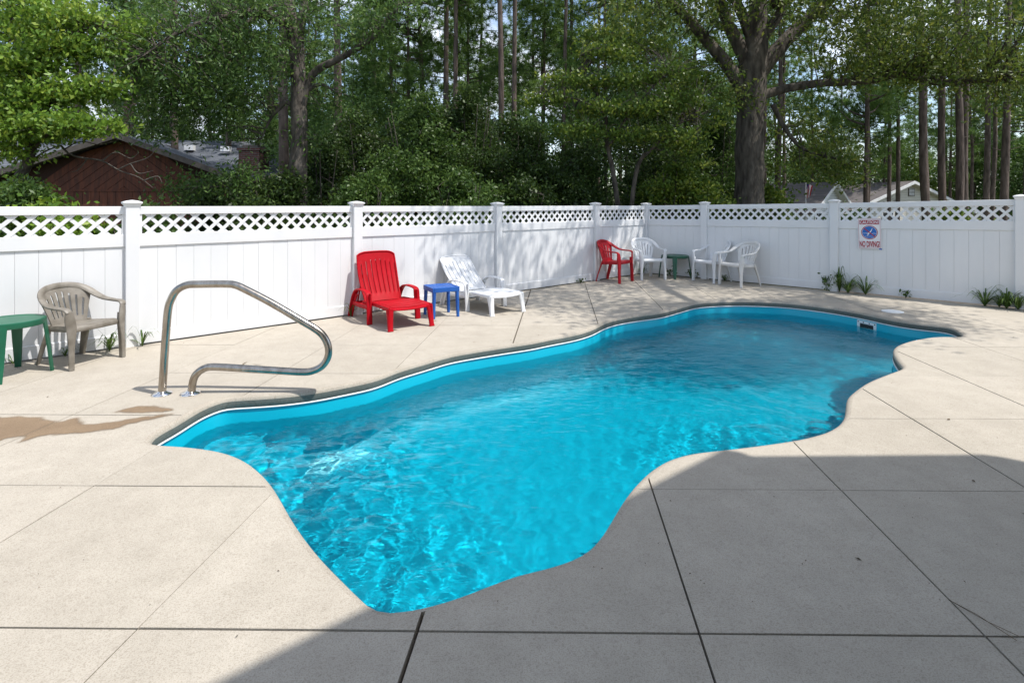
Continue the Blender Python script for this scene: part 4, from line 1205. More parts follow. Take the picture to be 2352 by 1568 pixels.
# big spreading oak beyond the right fence
D = 14.2
bs = base_at(1722, D)
def O(px, py, d=D): return A(px, py, d)
limbs = [([Vector(bs), O(1722, 420), O(1722, 330), O(1724, 250), O(1728, 170), O(1738, 90), O(1742, 0), O(1750, -120), O(1760, -260)], [.46, .36, .335, .33, .34, .27, .2, .15, .08]),
         ([O(1722, 260), O(1705, 205), O(1670, 150), O(1620, 90), O(1585, 50), O(1550, 15), O(1490, -30, D - 1), O(1400, -70, D - 2)], [.2, .19, .165, .14, .125, .11, .08, .04]),
         ([O(1728, 170), O(1700, 110), O(1672, 55), O(1652, 0), O(1630, -70), O(1590, -180)], [.18, .17, .15, .14, .11, .05]),
         ([O(1736, 110), O(1712, 50), O(1690, 0), O(1670, -80)], [.16, .14, .12, .07]),
         ([O(1735, 180), O(1790, 110), O(1850, 50), O(1915, -10, D - .5), O(2000, -80, D - 1.5), O(2130, -160, D - 3)], [.2, .19, .16, .13, .1, .05]),
         ([O(1745, 100), O(1785, 40), O(1810, -10), O(1850, -90)], [.13, .12, .1, .05]),
         ([O(1735, 225), O(1800, 205), O(1880, 192, D - .3), O(1990, 186, D - .6), O(2070, 172, D - .9), O(2160, 190, D - 1.2), O(2250, 184, D - 1.5), O(2340, 178, D - 1.7), O(2480, 150, D - 2)], [.13, .11, .1, .095, .085, .08, .065, .05, .02]),
         ([O(1775, 240), O(1800, 290), O(1835, 335), O(1880, 355), O(1950, 372)], [.07, .055, .045, .03, .012]),
         ([O(1742, -60), Vector((6.4, 10.5, 7.2)), Vector((6.6, 8.2, 7.8)), Vector((6.9, 6.3, 8.1))], [.17, .13, .09, .04]),
         ([O(1700, -60), Vector((5.2, 11.0, 7.0)), Vector((4.4, 8.8, 7.6)), Vector((3.6, 7.2, 7.9))], [.13, .1, .07, .03]),
         ([O(1780, 10), Vector((8.0, 11.4, 6.9)), Vector((8.8, 9.6, 7.6)), Vector((9.2, 7.6, 8.0))], [.14, .11, .08, .03])]
blobs = [B(1560, 30, D - .5, 2.0, 2.0, .9, 70), B(1800, 30, D + 2.5, 1.6, 1.5, 1.2, 40), B(1950, 60, D - 1, 1.7, 1.6, 1.0, 56), B(2120, 80, D - 1.5, 1.7, 1.6, 1.1, 66), B(2290, 90, D - 2, 1.6, 1.6, 1.2, 66),
         B(2000, 150, D - .8, 1.3, 1.0, .5, 50), B(2200, 160, D - 1.4, 1.4, 1.0, .5, 60), B(2330, 200, D - 1.6, .9, .9, .6, 36), B(2080, -20, D - 2.5, 2.6, 2.0, .9, 60), B(1850, -40, D - 1.5, 2.0, 2.0, .8, 60),
         B(1640, -50, D - 1, 2.2, 2.0, .8, 60), B(1880, 350, D, .9, .8, .65, 46), B(1950, 390, D - .2, .55, .5, .35, 18), B(1830, 290, D + .6, .7, .8, .6, 22), B(1700, 225, D - .3, .35, .3, .25, 9), B(1430, 20, D - 1, 1.2, 1.5, .6, 30),
         # limbs over the far end of the pool and deck
         ((4.1, 7.3, 7.9), (1.5, 1.2, .8), 84), ((2.9, 7.8, 7.9), (1.1, .9, .6), 46), ((5.6, 8.7, 7.8), (1.7, 1.3, .8), 100), ((7.2, 9.7, 7.7), (1.7, 1.4, .8), 105), ((8.8, 8.8, 7.8), (1.6, 1.4, .8), 100),
         ((5.9, 6.4, 8.1), (1.4, 1.0, .7), 74), ((7.5, 6.7, 8.1), (1.4, 1.0, .7), 84), ((8.9, 6.9, 8.1), (1.2, .9, .7), 56), ((9.6, 10.4, 7.6), (1.6, 1.4, .8), 60), ((6.2, 5.4, 8.2), (1.3, .9, .6), 78), ((7.7, 5.4, 8.2), (1.3, .9, .6), 84), ((9.0, 5.9, 8.2), (1.1, .9, .6), 60), ((5.0, 10.6, 7.4), (1.6, 1.2, .7), 50)]
tree('oak_tree', 'huge spreading oak with thick dark trunk and forked limbs behind the fence corner', bs, limbs, blobs, .115, .40, 34, .27, M['leaf_oak2'], M['bark_oak'], frac=.55, r0=.02, flat=.8, droop=.7, bn=16)

# oak behind the left fence
D = 12.4
bs = base_at(685, D)
limbs = [([Vector(bs), O(685, 440, D), O(686, 360, D), O(688, 290, D), O(685, 220, D), O(684, 150, D), O(676, 80, D), O(662, 20, D), O(645, -60, D), O(630, -200, D)], [.225, .19, .185, .18, .165, .165, .16, .16, .12, .05]),
         ([O(690, 270, D), O(700, 215, D), O(725, 165, D), O(790, 130, D - .2), O(850, 92, D - .4), O(890, 45, D - .5), O(930, 0, D - .6)], [.1, .09, .085, .07, .06, .05, .03]),
         ([O(684, 100, D), O(694, 40, D), O(705, -20, D), O(720, -120, D)], [.12, .1, .08, .04]),
         ([O(688, 265, D), O(660, 235, D), O(640, 250, D), O(622, 272, D), O(600, 320, D)], [.06, .055, .05, .035, .012]),
         ([O(690, 240, D), O(712, 205, D), O(740, 195, D), O(775, 215, D)], [.05, .045, .035, .012]),
         ([O(670, 60, D), O(600, 30, D - .6), O(500, 40, D - 1.4), O(400, 80, D - 2), O(330, 130, D - 2.3)], [.1, .085, .06, .04, .015]),
         ([O(660, 0, D), O(560, 60, D - .4), O(470, 130, D - .8), O(400, 190, D - 1)], [.08, .06, .04, .015]),
         ([O(668, 400, D), O(650, 396, D), O(630, 404, D - .1), O(560, 425, D - .3), O(470, 430, D - .5)], [.04, .04, .035, .025, .01])]
blobs = [B(560, 90, D - .6, 1.1, 1.1, .8, 80), B(430, 110, D - 1.4, 1.2, 1.1, .9, 100), B(320, 150, D - 2, 1.0, 1.0, .8, 70), B(470, 200, D - 1, 1.1, 1.0, .7, 80), B(580, 200, D - .4, .8, .9, .7, 56), B(400, 250, D - 1, .75, .8, .5, 36),
         B(620, 20, D - .6, 1.3, 1.2, .6, 46), B(470, 20, D - 1.2, 1.6, 1.2, .6, 60), B(760, 30, D, .9, .9, .6, 34), B(830, 90, D - .3, .7, .7, .4, 26), B(900, 30, D - .5, .8, .8, .5, 30), B(500, 290, D - .4, .6, .6, .35, 20),
         B(760, 220, D + .3, .6, .6, .5, 26), B(740, 130, D + .8, .5, .5, .4, 14), B(440, 432, D - .6, .75, .5, .22, 30), B(560, 412, D - .3, .5, .5, .25, 26), B(650, 150, D + 1.0, .6, .6, .8, 20), B(330, 60, D - 1, .9, .9, .5, 34),
         B(720, 320, D + .2, .35, .4, .3, 14), B(350, 300, D - .6, .5, .5, .3, 16)]
tree('oak_tree', 'dark green oak with leaning fork and low side limbs beside the cedar house', bs, limbs, blobs, .105, .34, 30, .22, M['leaf_oak'], M['bark_oak'], frac=.6, r0=.014, flat=.75, droop=.6, bn=14)

# bright leafy dogwood at the far left
D = 9.6
bs = base_at(15, D)
limbs = [([Vector(bs), O(36, 440, D), O(62, 380, D), O(80, 300, D), O(70, 220, D), O(40, 120, D), O(20, 0, D)], [.09, .08, .075, .065, .055, .04, .02]),
         ([O(70, 350, D), O(110, 310, D - .2), O(180, 295, D - .3), O(260, 300, D - .3)], [.04, .03, .02, .006]),
         ([O(78, 280, D), O(130, 230, D), O(200, 200, D), O(260, 180, D)], [.04, .03, .02, .006]),
         ([O(60, 200, D), O(110, 130, D), O(170, 80, D), O(220, 60, D)], [.04, .03, .02, .006]),
         ([O(70, 380, D), O(20, 330, D), O(-40, 300, D)], [.03, .02, .01]),
         ]
blobs = [B(60, 300, D - .3, .75, .7, .20, 52), B(170, 285, D - .3, .7, .6, .12, 40), B(30, 260, D, .7, .7, .22, 42), B(120, 215, D, .8, .7, .2, 52), B(220, 195, D, .5, .5, .14, 20), B(60, 150, D, .8, .7, .22, 50), B(150, 110, D, .8, .7, .2, 46), B(60, 60, D, .9, .8, .25, 50),
         B(190, 40, D, .7, .7, .22, 36), B(40, -10, D, 1.0, .9, .3, 40), B(-40, 200, D, .8, .8, .6, 50), B(30, 350, D - .1, .45, .5, .16, 20), B(45, 440, D - .2, .25, .3, .2, 14), B(280, 70, D + .6, .6, .6, .25, 24)]
tree('dogwood_tree', 'bright yellow-green leafy tree overhanging the left fence in front of the cedar house', bs, limbs, blobs, .088, .56, 34, .18, M['leaf_bright'], M['bark_oak'], frac=.6, r0=.01, flat=.45, droop=.8, up=.6)
# bare dead branch in front of the gable
db = [[O(140, 335, 9.9), O(158, 352, 9.9), O(185, 362, 9.9), O(235, 370, 10), O(275, 392, 10), O(320, 408, 10.1), O(352, 432, 10.1)], [O(270, 390, 10), O(300, 376, 10), O(340, 362, 10), O(362, 338, 10)], [O(235, 370, 10), O(265, 350, 10), O(300, 364, 10.1), O(318, 350, 10.1)],
      [O(150, 342, 9.9), O(185, 325, 9.8), O(230, 332, 9.8), O(280, 318, 9.8)], [O(330, 415, 10), O(362, 405, 10), O(372, 420, 10)], [O(300, 376, 10), O(318, 398, 10), O(352, 392, 10)], [O(200, 365, 10), O(180, 390, 10), O(165, 395, 10)], [O(62, 380, 9.6), O(100, 350, 9.8), O(140, 335, 9.9)]]
dt = empty('dead_branch', tuple(db[0][0]), label='bare grey forked branch hanging in front of the cedar gable', cat='branch')
bark('branch', [(p, [.022 * (1 - .8 * i / (len(p) - 1)) * (1 if k in (0, 7) else .6) for i in range(len(p))]) for k, p in enumerate(db)], M['twig'], dt, db[0][0], 6, .2)

# layered dogwood in the middle, yellow-green
D = 12.6
bs = base_at(1440, D + .6)
limbs = [([Vector(bs), O(1412, 420, D + .5), O(1395, 330, D + .5), O(1388, 250, D + .4), O(1350, 180, D + .3), O(1330, 130, D)], [.07, .06, .05, .04, .03, .012]),
         ([O(1398, 340, D + .5), O(1440, 270, D + .3), O(1500, 200, D), O(1540, 160, D)], [.035, .03, .02, .008]), ([O(1390, 260, D + .4), O(1330, 230, D), O(1270, 220, D), O(1240, 210, D)], [.03, .022, .015, .006]),
         ([Vector(bs), O(1460, 400, D + .5), O(1500, 340, D + .4), O(1550, 290, D + .2), O(1600, 270, D)], [.06, .05, .04, .025, .01])]
blobs = [B(1390, 125, D, .85, .8, .14, 44), B(1300, 185, D, .7, .7, .12, 32), B(1420, 190, D + .2, .9, .8, .13, 44), B(1520, 170, D, .8, .7, .16, 40), B(1260, 225, D, .5, .6, .12, 22), B(1370, 250, D + .1, .8, .8, .12, 36), B(1480, 250, D, .9, .8, .13, 44),
         B(1560, 230, D, .7, .7, .2, 36), B(1330, 300, D + .2, .7, .7, .12, 28), B(1440, 310, D, .7, .7, .12, 26), B(1540, 310, D, .8, .7, .2, 36), B(1380, 90, D + .5, .6, .6, .12, 22), B(1610, 260, D + .4, .6, .6, .4, 30), B(1480, 110, D + .8, .9, .8, .3, 40), B(1620, 180, D + 1.5, .9, .8, .6, 46), B(1580, 350, D + .2, .6, .6, .35, 30)]
tree('dogwood_tree', 'layered yellow-green understory tree growing just left of the huge oak', bs, limbs, blobs, .095, .5, 24, .17, M['leaf_dog'], M['bark_oak'], frac=.6, r0=.01, flat=.4, droop=.7, up=.6)

# shrubs and young trees filling the strip behind the fence
shr = [ # px, top py, depth, half width m, material, label
    (640, 400, 12.0, 1.0, 'leaf_shrub', 'dark bushy shrub at the foot of the left oak beside the chimney'),
    (740, 300, 13.4, 1.0, 'leaf_shrub', 'tall dark shrub just right of the left oak trunk'),
    (850, 405, 11.6, .85, 'leaf_shrub2', 'rounded lighter green shrub rising above the fence behind the red lounge chair'),
    (830, 240, 14.4, 1.2, 'leaf_shrub', 'dark young tree behind the rounded lighter shrub'),
    (960, 200, 13.8, 1.3, 'leaf_shrub2', 'tall leafy young tree with pale top behind the white lounge chair'),
    (1075, 390, 11.9, .95, 'leaf_shrub2', 'mid green broad shrub behind the fence above the white lounge chair'),
    (1080, 190, 14.2, 1.3, 'leaf_shrub', 'dense dark evergreen with pines rising from behind it'),
    (1190, 255, 13.6, 1.1, 'leaf_shrub', 'dark rounded evergreen left of the layered dogwood'),
    (1200, 415, 12.4, 1.0, 'leaf_shrub', 'low dark shrub at the fence left of the layered dogwood'),
    (1320, 330, 13.6, 1.1, 'leaf_shrub', 'dark undergrowth bush under the layered dogwood'),
    (1340, 425, 13.0, .9, 'leaf_shrub', 'low dense bush at the fence behind the corner chairs'),
    (1460, 400, 14.2, 1.0, 'leaf_shrub', 'dark low bush beneath the yellow-green dogwood stems'),
    (1535, 360, 13.6, .9, 'leaf_dog', 'yellow-green glowing bush beside the huge oak trunk'),
    (1610, 410, 13.4, .9, 'leaf_dog', 'olive green bush against the huge oak trunk'),
    (1650, 250, 16.5, 1.4, 'leaf_shrub2', 'leafy young tree standing behind the huge oak'),
    (1500, 200, 17.0, 1.6, 'leaf_shrub', 'dark leafy tree standing behind the layered dogwood'),
    (480, 415, 13.5, .8, 'leaf_shrub', 'dark bush against the right end of the cedar gable'),
    (575, 405, 14.5, .9, 'leaf_shrub', 'dark green bush in front of the brick chimney'),
    (25, 415, 8.6, .7, 'leaf_shrub2', 'light green bush behind the leftmost fence panel'),
    (130, 480, 8.6, .8, 'leaf_bright', 'sunlit low bush seen through the leftmost fence lattice'),
    (330, 492, 8.8, .7, 'leaf_shrub2', 'low bush seen through the lattice below the cedar house'),
    (1768, 430, 15.0, .4, 'leaf_dog', 'thin olive sapling at the right foot of the huge oak'),
    (1950, 497, 11.5, .8, 'leaf_shrub2', 'low bush seen through the lattice beside the warning sign'),
    (2200, 495, 11.0, .9, 'leaf_dog', 'low sunlit bush seen through the rightmost lattice panel'),
    (1700, 490, 12.6, .9, 'leaf_shrub', 'low bush behind the lattice near the corner group of chairs')]
for px, top, d, hw, lm, lab in shr:
    b = base_at(px, d); zt = HC - (top - H0) / F * d; h = zt - b[2]
    st = []
    for k in range(5):
        a = random.uniform(0, 6.28); e = random.uniform(.2, .75) * hw
        st.append(([Vector(b) + Vector((math.cos(a) * .05, math.sin(a) * .05, 0)), Vector(b) + Vector((math.cos(a) * e * .5, math.sin(a) * e * .5, h * .45)), Vector(b) + Vector((math.cos(a) * e, math.sin(a) * e, h * .85))], [.03 + .01 * h / 3, .022, .006]))
    nb = int(5 + h * 2.2); bl = []
    for k in range(nb):
        t = (k + .5) / nb; zc_ = b[2] + h * (.12 + .80 * t)
        prof = hw * (0.75 + .35 * math.sin(t * math.pi)) * (1.0 if t < .7 else 1 - (t - .7) * 1.6)
        a = random.uniform(0, 6.28); rr_ = prof * .55
        bl.append(((b[0] + math.cos(a) * rr_ * .8, b[1] + math.sin(a) * rr_ * .8, zc_), (prof * .62, prof * .62, .30 + .08 * h / 3), int(22 + 22 * hw)))
    big = lm == 'leaf_dog' or lm == 'leaf_bright'
    tree('shrub', lab, b, st, bl, .09 if not big else .1, .46, 26, .125, M[lm], M['bark_oak'], cat='shrub', group='shrubs behind the fence', frac=.12, r0=.008, flat=.7, droop=.2)
    sh = [o for o in col.objects if o.get('label') == lab][0]
    for ch_ in sh.children:
        if ch_.name.startswith('trunk'): ch_.name = 'stem'
        else: ch_.name = 'foliage'

# young trees filling the wood behind the shrubs
mid = [(700, 190, 21, 1.9), (820, 150, 24, 2.2), (900, 260, 19, 1.6), (1000, 240, 20, 1.7), (1110, 280, 19, 1.7), (1230, 260, 20, 1.7), (1340, 200, 22, 2.0), (1440, 170, 24, 2.2), (1560, 130, 21, 1.9), (1650, 160, 24, 2.0), (1700, 300, 19, 1.5), (1830, 330, 56, 3.6),
       (600, 260, 24, 1.8), (520, 290, 28, 2.0), (250, 270, 30, 2.2), (130, 290, 27, 2.0), (2050, 330, 52, 4.0), (2260, 310, 50, 4.0), (1900, 320, 48, 3.6), (2380, 320, 44, 3.4), (420, 280, 34, 2.4)]
midlab = ['leafy young tree just behind the left oak fork', 'tall leafy young tree behind the thick straight brown pine', 'leafy young tree peeping between the dark young tree and the tall pale-topped one', 'leafy young tree behind the tall pale-topped young tree', 'leafy young tree at the foot of the light barked pine',
          'leafy young tree between the dark rounded evergreen and the layered dogwood', 'leafy young tree directly behind the layered dogwood stems', 'tall leafy young tree behind the low branched pines by the dogwood', 'leafy young tree between the layered dogwood and the left limb of the huge oak', 'leafy young tree close behind the fork of the huge oak', 'low leafy young tree beside the left foot of the huge oak',
          'far leafy tree behind the roof of the small white house wing', 'leafy young tree behind the brick chimney', 'leafy young tree beyond the roof vents of the cedar house', 'leafy young tree beyond the peak of the cedar gable', 'leafy young tree beyond the left slope of the cedar house roof', 'far broad leafy tree behind the beige gabled house',
          'far broad leafy tree behind the close pair of pine stems', 'far leafy tree between the small white wing and the beige gabled house', 'far broad leafy tree beyond the last fence post', 'far leafy tree above the ridge of the cedar house']
for (px, top, d, hw), mlab in zip(mid, midlab):
    b = base_at(px, d); zt = HC - (top - H0) / F * d; h = zt - b[2]
    st = [([Vector(b), Vector(b) + Vector((random.uniform(-.2, .2), 0, h * .5)), Vector(b) + Vector((random.uniform(-.4, .4), 0, h * .92))], [.10, .07, .02])]
    bl = []
    nb = int(7 + h * 1.3)
    for k in range(nb):
        t = (k + .5) / nb; zc_ = b[2] + h * (.10 + .84 * t); prof = hw * (0.7 + .4 * math.sin(t * math.pi)) * (1.0 if t < .7 else 1 - (t - .7) * 1.7)
        a = random.uniform(0, 6.28)
        bl.append(((b[0] + math.cos(a) * prof * .5, b[1] + math.sin(a) * prof * .5, zc_), (prof * .6, prof * .6, .45 * hw / 1.8), int(20 + 6 * hw)))
    tree('young_tree', mlab, b, st, bl, .13 * (1 if d < 40 else 1.8), .5, 20, .24 * hw / 1.8, M[random.choice(('leaf_shrub2', 'leaf_dog', 'far_leaf', 'leaf_shrub2'))], M['bark_oak'], group='young trees of the thicket', frac=.1, r0=.012, flat=.7)

# pines
def pine_crown(z0, z1, nbr, seed, spread=2.6):
    r2 = np.random.default_rng(seed); tips = []; limbs = []
    for k in range(nbr):
        t = (k + r2.random()) / nbr; z = z0 + (z1 - z0) * t
        a = r2.random() * 6.283; Lb = spread * (1 - .75 * t) * r2.uniform(.55, 1.1) + .4
        rise = r2.uniform(-.05, .45) * Lb
        p0_ = np.array([0, 0, z]); p1_ = np.array([math.cos(a) * Lb * .6, math.sin(a) * Lb * .6, z + rise * .35]); p2_ = np.array([math.cos(a) * Lb, math.sin(a) * Lb, z + rise])
        limbs.append(([Vector(p0_), Vector(p1_), Vector(p2_)], [.05 * (1 - .6 * t), .03 * (1 - .5 * t), .008]))
        for j in range(int(7 + Lb * 4)):
            u = r2.uniform(.35, 1.05); c = p0_ + (p1_ - p0_) * min(1, u / .6) if u < .6 else p1_ + (p2_ - p1_) * (u - .6) / .4
            tips.append(c + r2.normal(size=3) * np.array([.28, .28, .16]) * (0.6 + .3 * Lb))
    return limbs, np.array(tips)
def needle_mesh(name, tips, nb, ln, wd, seed):
    r2 = np.random.default_rng(seed); n = len(tips) * nb
    c = np.repeat(tips, nb, 0)
    d = r2.normal(size=(n, 3)); d[:, 2] += .35; d /= np.linalg.norm(d, axis=1)[:, None]
    s = np.cross(d, r2.normal(size=(n, 3))); s /= np.linalg.norm(s, axis=1)[:, None]
    l = ln * r2.uniform(.7, 1.15, n)[:, None]
    v = np.empty((n, 3, 3), np.float32)
    v[:, 0] = c + s * wd * .5; v[:, 1] = c - s * wd * .5; v[:, 2] = c + d * l
    me = bpy.data.meshes.new(name); fast_mesh(me, v.reshape(-1, 3), np.arange(n * 3, dtype=np.int32).reshape(-1, 3))
    at = me.attributes.new('rnd', 'FLOAT', 'FACE')
    at.data.foreach_set('value', np.clip(np.repeat(r2.normal(.5, .25, len(tips)), nb) + r2.normal(0, .1, n), 0, 1).astype(np.float32))
    me.materials.append(M['needle'])
    return me
PV = []
for i, (z0, z1, nbr, sp) in enumerate(((9.5, 20, 40, 2.8), (7.5, 18, 42, 2.6), (11.5, 22, 36, 3.0), (4.5, 15, 46, 2.3))):
    limbs, tips = pine_crown(z0, z1, nbr, 100 + i, sp)
    wob = [random.uniform(-.12, .12) for _ in range(8)]
    tr = [Vector((wob[k] * (k > 0), wob[-k - 1] * (k > 0), z1 * k / 7)) for k in range(8)]
    mb = MB()
    sp_ = spline(tr, 6); nn = len(sp_)
    mb.tube(sp_, [(.19 * (1 - .72 * k / nn) + (.05 if k == 0 else 0)) * random.uniform(.95, 1.05) for k in range(nn)], 10)
    for p, rad in limbs: mb.tube(spline(p, 3), [r_.x for r_ in spline([Vector((a, 0, 0)) for a in rad], 3)], 5)
    # a few dead stubs on the bare stem
    for k in range(7):
        z = random.uniform(2.5, z0); a = random.uniform(0, 6.28); l = random.uniform(.25, .9)
        mb.tube([(0, 0, z), (math.cos(a) * l, math.sin(a) * l, z + l * .2)], [.02, .008], 5)
    tm = mb.mesh('trunk', 180); tm.materials.append(M['bark_pine'])
    PV.append((tm, needle_mesh('crown', tips, 30, .36, .03, 50 + i)))
def pine(px, d, wpx, var, label, group=None, lean=0.0, sz=1.0):
    b = base_at(px, d)
    t = empty('pine_tree', b, random.uniform(0, 6.28), label, 'tree', group)
    t.rotation_euler = (0, 0, random.uniform(0, 6.28))
    if lean: t.rotation_euler = (0, R(lean), 0)
    w_ = wpx / F * d / 2 / .20
    t.scale = (sz, sz, sz)
    tr = link('trunk', PV[var][0], None, t); tr.scale = (w_ / sz, w_ / sz, 1)
    link('crown', PV[var][1], None, t)
    return t
gp = 'pines behind the fence'
pine(1390, 22, 11, 3, 'low branched pine with bright needles above the layered dogwood', gp)
pine(1480, 24, 11, 3, 'low branched pine between the layered dogwood and the huge oak', gp)
pine(940, 25, 11, 3, 'low branched pine with dark needles left of the light barked pine', gp)
pine(1250, 26, 10, 3, 'feathery low branched pine right of the straight grey pine', gp)
pine(1075, 27, 10, 3, 'feathery low branched pine between the bent pine and the light barked pine', gp)
pine(560, 25, 11, 3, 'low branched pine with bright needles above the brick chimney', gp)
pine(300, 27, 11, 3, 'low branched pine with bright needles behind the peak of the cedar gable', gp)
pine(775, 17.5, 22, 0, 'thick straight pine with brown bark just right of the left oak', gp)
pine(652, 18.5, 26, 2, 'stout pine close behind the left oak trunk', gp)
pine(1154, 17.0, 16, 2, 'slender light barked pine standing alone against the sky', gp, lean=-.6)
pine(1182, 19.0, 14, 2, 'straight grey pine with one low side stub beside the light barked pine', gp)
pine(1049, 20.5, 15, 0, 'straight pine with bent upper stem behind the dense evergreen', gp)
pine(402, 22.5, 19, 0, 'dark pine stem rising in front of the grey shingle roof', gp)
pine(180, 24.0, 17, 2, 'pine stem rising through the leaves left of the cedar gable', gp)
pine(1991, 19.0, 13, 3, 'dark slim pine in front of the brown roof left of the beige gable', gp)
pine(2134, 17.0, 20, 2, 'thick leaning pine stem in front of the beige gable', gp, lean=-2.2)
pine(2170, 18.0, 17, 2, 'pine stem just right of the thick leaning pine', gp, lean=-1.2)
pine(2201, 17.5, 18, 2, 'pale pine stem of a close pair right of the beige gable', gp)
pine(2219, 19.0, 15, 2, 'dark pine stem of a close pair right of the beige gable', gp)
pine(2302, 19.0, 18, 0, 'grey pine stem standing alone beyond the last fence post', gp, lean=1.5)
pine(1287, 21.0, 12, 0, 'thin leaning pine behind the layered dogwood', gp, lean=1.5)
pine(1312, 23.0, 11, 2, 'very thin pine stem crossing a leaning pine behind the dogwood', gp)
pine(1790, 19.5, 13, 0, 'dark pine stem just right of the huge oak trunk', gp)
pine(1757, 18.0, 12, 2, 'slim pine stem pressed close behind the huge oak trunk', gp)
far = [(905, 27, 0), (970, 26, 1), (1100, 34, 1), (1240, 33, 1), (620, 26, 1), (285, 30, 1), (560, 32, 0), (480, 36, 1), (90, 32, 1), (720, 34, 3), (850, 36, 1), (1020, 38, 0), (1370, 30, 0), (1450, 34, 1), (1600, 30, 1), (1680, 36, 1), (1870, 40, 3),
       (2030, 44, 3), (2060, 36, 1), (2262, 27, 0), (2280, 30, 2), (2350, 34, 1), (2400, 26, 1), (2420, 40, 3), (1930, 50, 3), (2100, 55, 3), (2170, 50, 1), (2240, 48, 3), (340, 42, 3), (200, 45, 3), (20, 40, 1), (430, 48, 3), (650, 46, 3), (790, 50, 1), (930, 45, 3), (1080, 48, 1), (1180, 52, 1),
       (1300, 44, 3), (1420, 50, 1), (1550, 42, 3), (1740, 46, 1), (1800, 36, 0), (-60, 30, 1), (-120, 40, 1), (2480, 34, 1), (2530, 44, 1), (1990, 38, 1), (520, 24, 2), (1020, 24, 2), (860, 30, 3), (130, 50, 3), (2330, 52, 3)]
far += [(60 + 62 * k + random.uniform(-25, 25), random.uniform(32, 62), random.choice((3, 3, 1))) for k in range(-3, 40)]
for px, d, v in far:
    pine(px, d, .27 / d * F * random.uniform(.85, 1.2), v, 'tall slim pine of the loose wood far behind the fence', 'pines of the far wood', lean=random.uniform(-1.2, 1.2), sz=random.uniform(.85, 1.12))

# the far edge of the wood: undergrowth that reads as one mass
bl = []
for k in range(190):
    d = random.uniform(50, 76); px = random.uniform(-250, 2650)
    x = (px - CX) / F * d; h = random.uniform(2.0, 6.0) if random.random() < .6 else random.uniform(6, 10)
    bl.append(((x, d, ground_z(x, d) + h * .5), (random.uniform(1.5, 3.2), 1.5, h * .55), int(14 + h * 6)))
for k in range(26):
    d = random.uniform(23, 40); px = random.uniform(-250, 1760)
    x = (px - CX) / F * d; h = random.uniform(1.2, 2.6)
    if -20 < x < -6 and d < 31: continue
    bl.append(((x, d, ground_z(x, d) + h * .5), (random.uniform(1.2, 2.2), 1.2, h * .55), int(14 + h * 6)))
cl = clusters(bl); cen, tone = scatter(cl, 13, .42, .8)
o = leaves('distant_undergrowth', cen, .30, .5, M['far_leaf'], None, .2, tone=tone)
tag(o, 'dim green undergrowth between the far pine stems', 'undergrowth', kind='stuff')

# ------------------------------------------------------------------ small plants along the fence
def blades(mb_v, mb_f, org, n, ln, wd, spread, up_=1.0):
    for k in range(n):
        a = random.uniform(0, 6.283); l = ln * random.uniform(.55, 1.15); e = spread * random.uniform(.45, 1.45); h = l * random.uniform(.42, .85) * up_
        prev = None
        for i in range(7):
            t = i / 6; r_ = e * t ** 1.15; z = h * math.sin(t * 2.45) * (1 - .1 * t)
            w_ = wd * (1 - t) ** .6 * (.6 + .8 * min(1, t * 4)) * .5 + .0006
            c = org + Vector((math.cos(a) * r_, math.sin(a) * r_, z)); s_ = Vector((-math.sin(a), math.cos(a), 0)) * w_
            b = len(mb_v); mb_v += [tuple(c - s_), tuple(c + s_)]
            if i: mb_f.append((b - 2, b - 1, b + 1, b))
def fence_pt(px, off):
    """point on the deck in front of the fence in the direction px"""
    dv = np.array([px - CX, F])
    a_, u_, n_ = (p1, ul, nl) if px < 1484 else (pc, ur, nr)
    sol = np.linalg.solve(np.array([[dv[0], -u_[0]], [dv[1], -u_[1]]]), a_ + n_ * off)
    q = dv * sol[0]; return Vector((q[0], q[1], .002))
def lily(px, off, n, ln, wd, spread, label, lv=True, up_=1.0):
    p = fence_pt(px, off); v, f = [], []
    blades(v, f, Vector((0, 0, 0)), n, ln, wd, spread, up_)
    me = bpy.data.meshes.new('lily_clump'); me.from_pydata(v, [], f); me.update()
    at = me.attributes.new('rnd', 'FLOAT', 'FACE'); at.data.foreach_set('value', np.repeat(rng.random(len(f) // 6 + 1), 6)[:len(f)].astype(np.float32))
    o = link('lily_clump', me, M['blade']); o.location = p
    tag(o, label, 'plant', 'plants growing along the fence')
def weed(px, off, n, r_, h, label):
    p = fence_pt(px, off); t = empty('weed', p, label=label, cat='plant', group='plants growing along the fence')
    st = []
    for k in range(4):
        a = random.uniform(0, 6.28); st.append(([Vector((0, 0, 0)), Vector((math.cos(a) * r_ * .3, math.sin(a) * r_ * .3, h * .5)), Vector((math.cos(a) * r_ * .7, math.sin(a) * r_ * .7, h))], [.004, .003, .0015]))
    bark('stem', st, M['blade'], t, (0, 0, 0), 5)
    d = rng.normal(size=(n, 3)) * np.array([r_ * .5, r_ * .5, h * .26]); d[:, 2] += h * .6; d[:, 2] = np.maximum(d[:, 2], .01)
    leaves('foliage', d, .055, .5, M['leaf_shrub2'], t, .1, .5)
lily(252, .11, 30, .30, .012, .17, 'arching lily clump at the fence post behind the tan armchair')
lily(327, .10, 9, .30, .016, .16, 'small lily tuft standing alone right of the fence post by the handrail', up_=1.1)
lily(150, .07, 12, .14, .006, .10, 'thin grass tuft at the fence under the tan armchair')
lily(30, .07, 14, .14, .006, .12, 'thin grass tuft at the fence behind the bright green table')
lily(806, .10, 12, .24, .010, .14, 'grass tuft at the fence post behind the red lounge chair')
lily(1476, .14, 18, .30, .012, .20, 'lily clump in the fence corner behind a white armchair')
lily(1665, .10, 16, .22, .010, .20, 'dark lily clump beneath the off-white armchair')
weed(1540, .12, 30, .12, .16, 'leafy weed in the fence corner behind the dark green table')
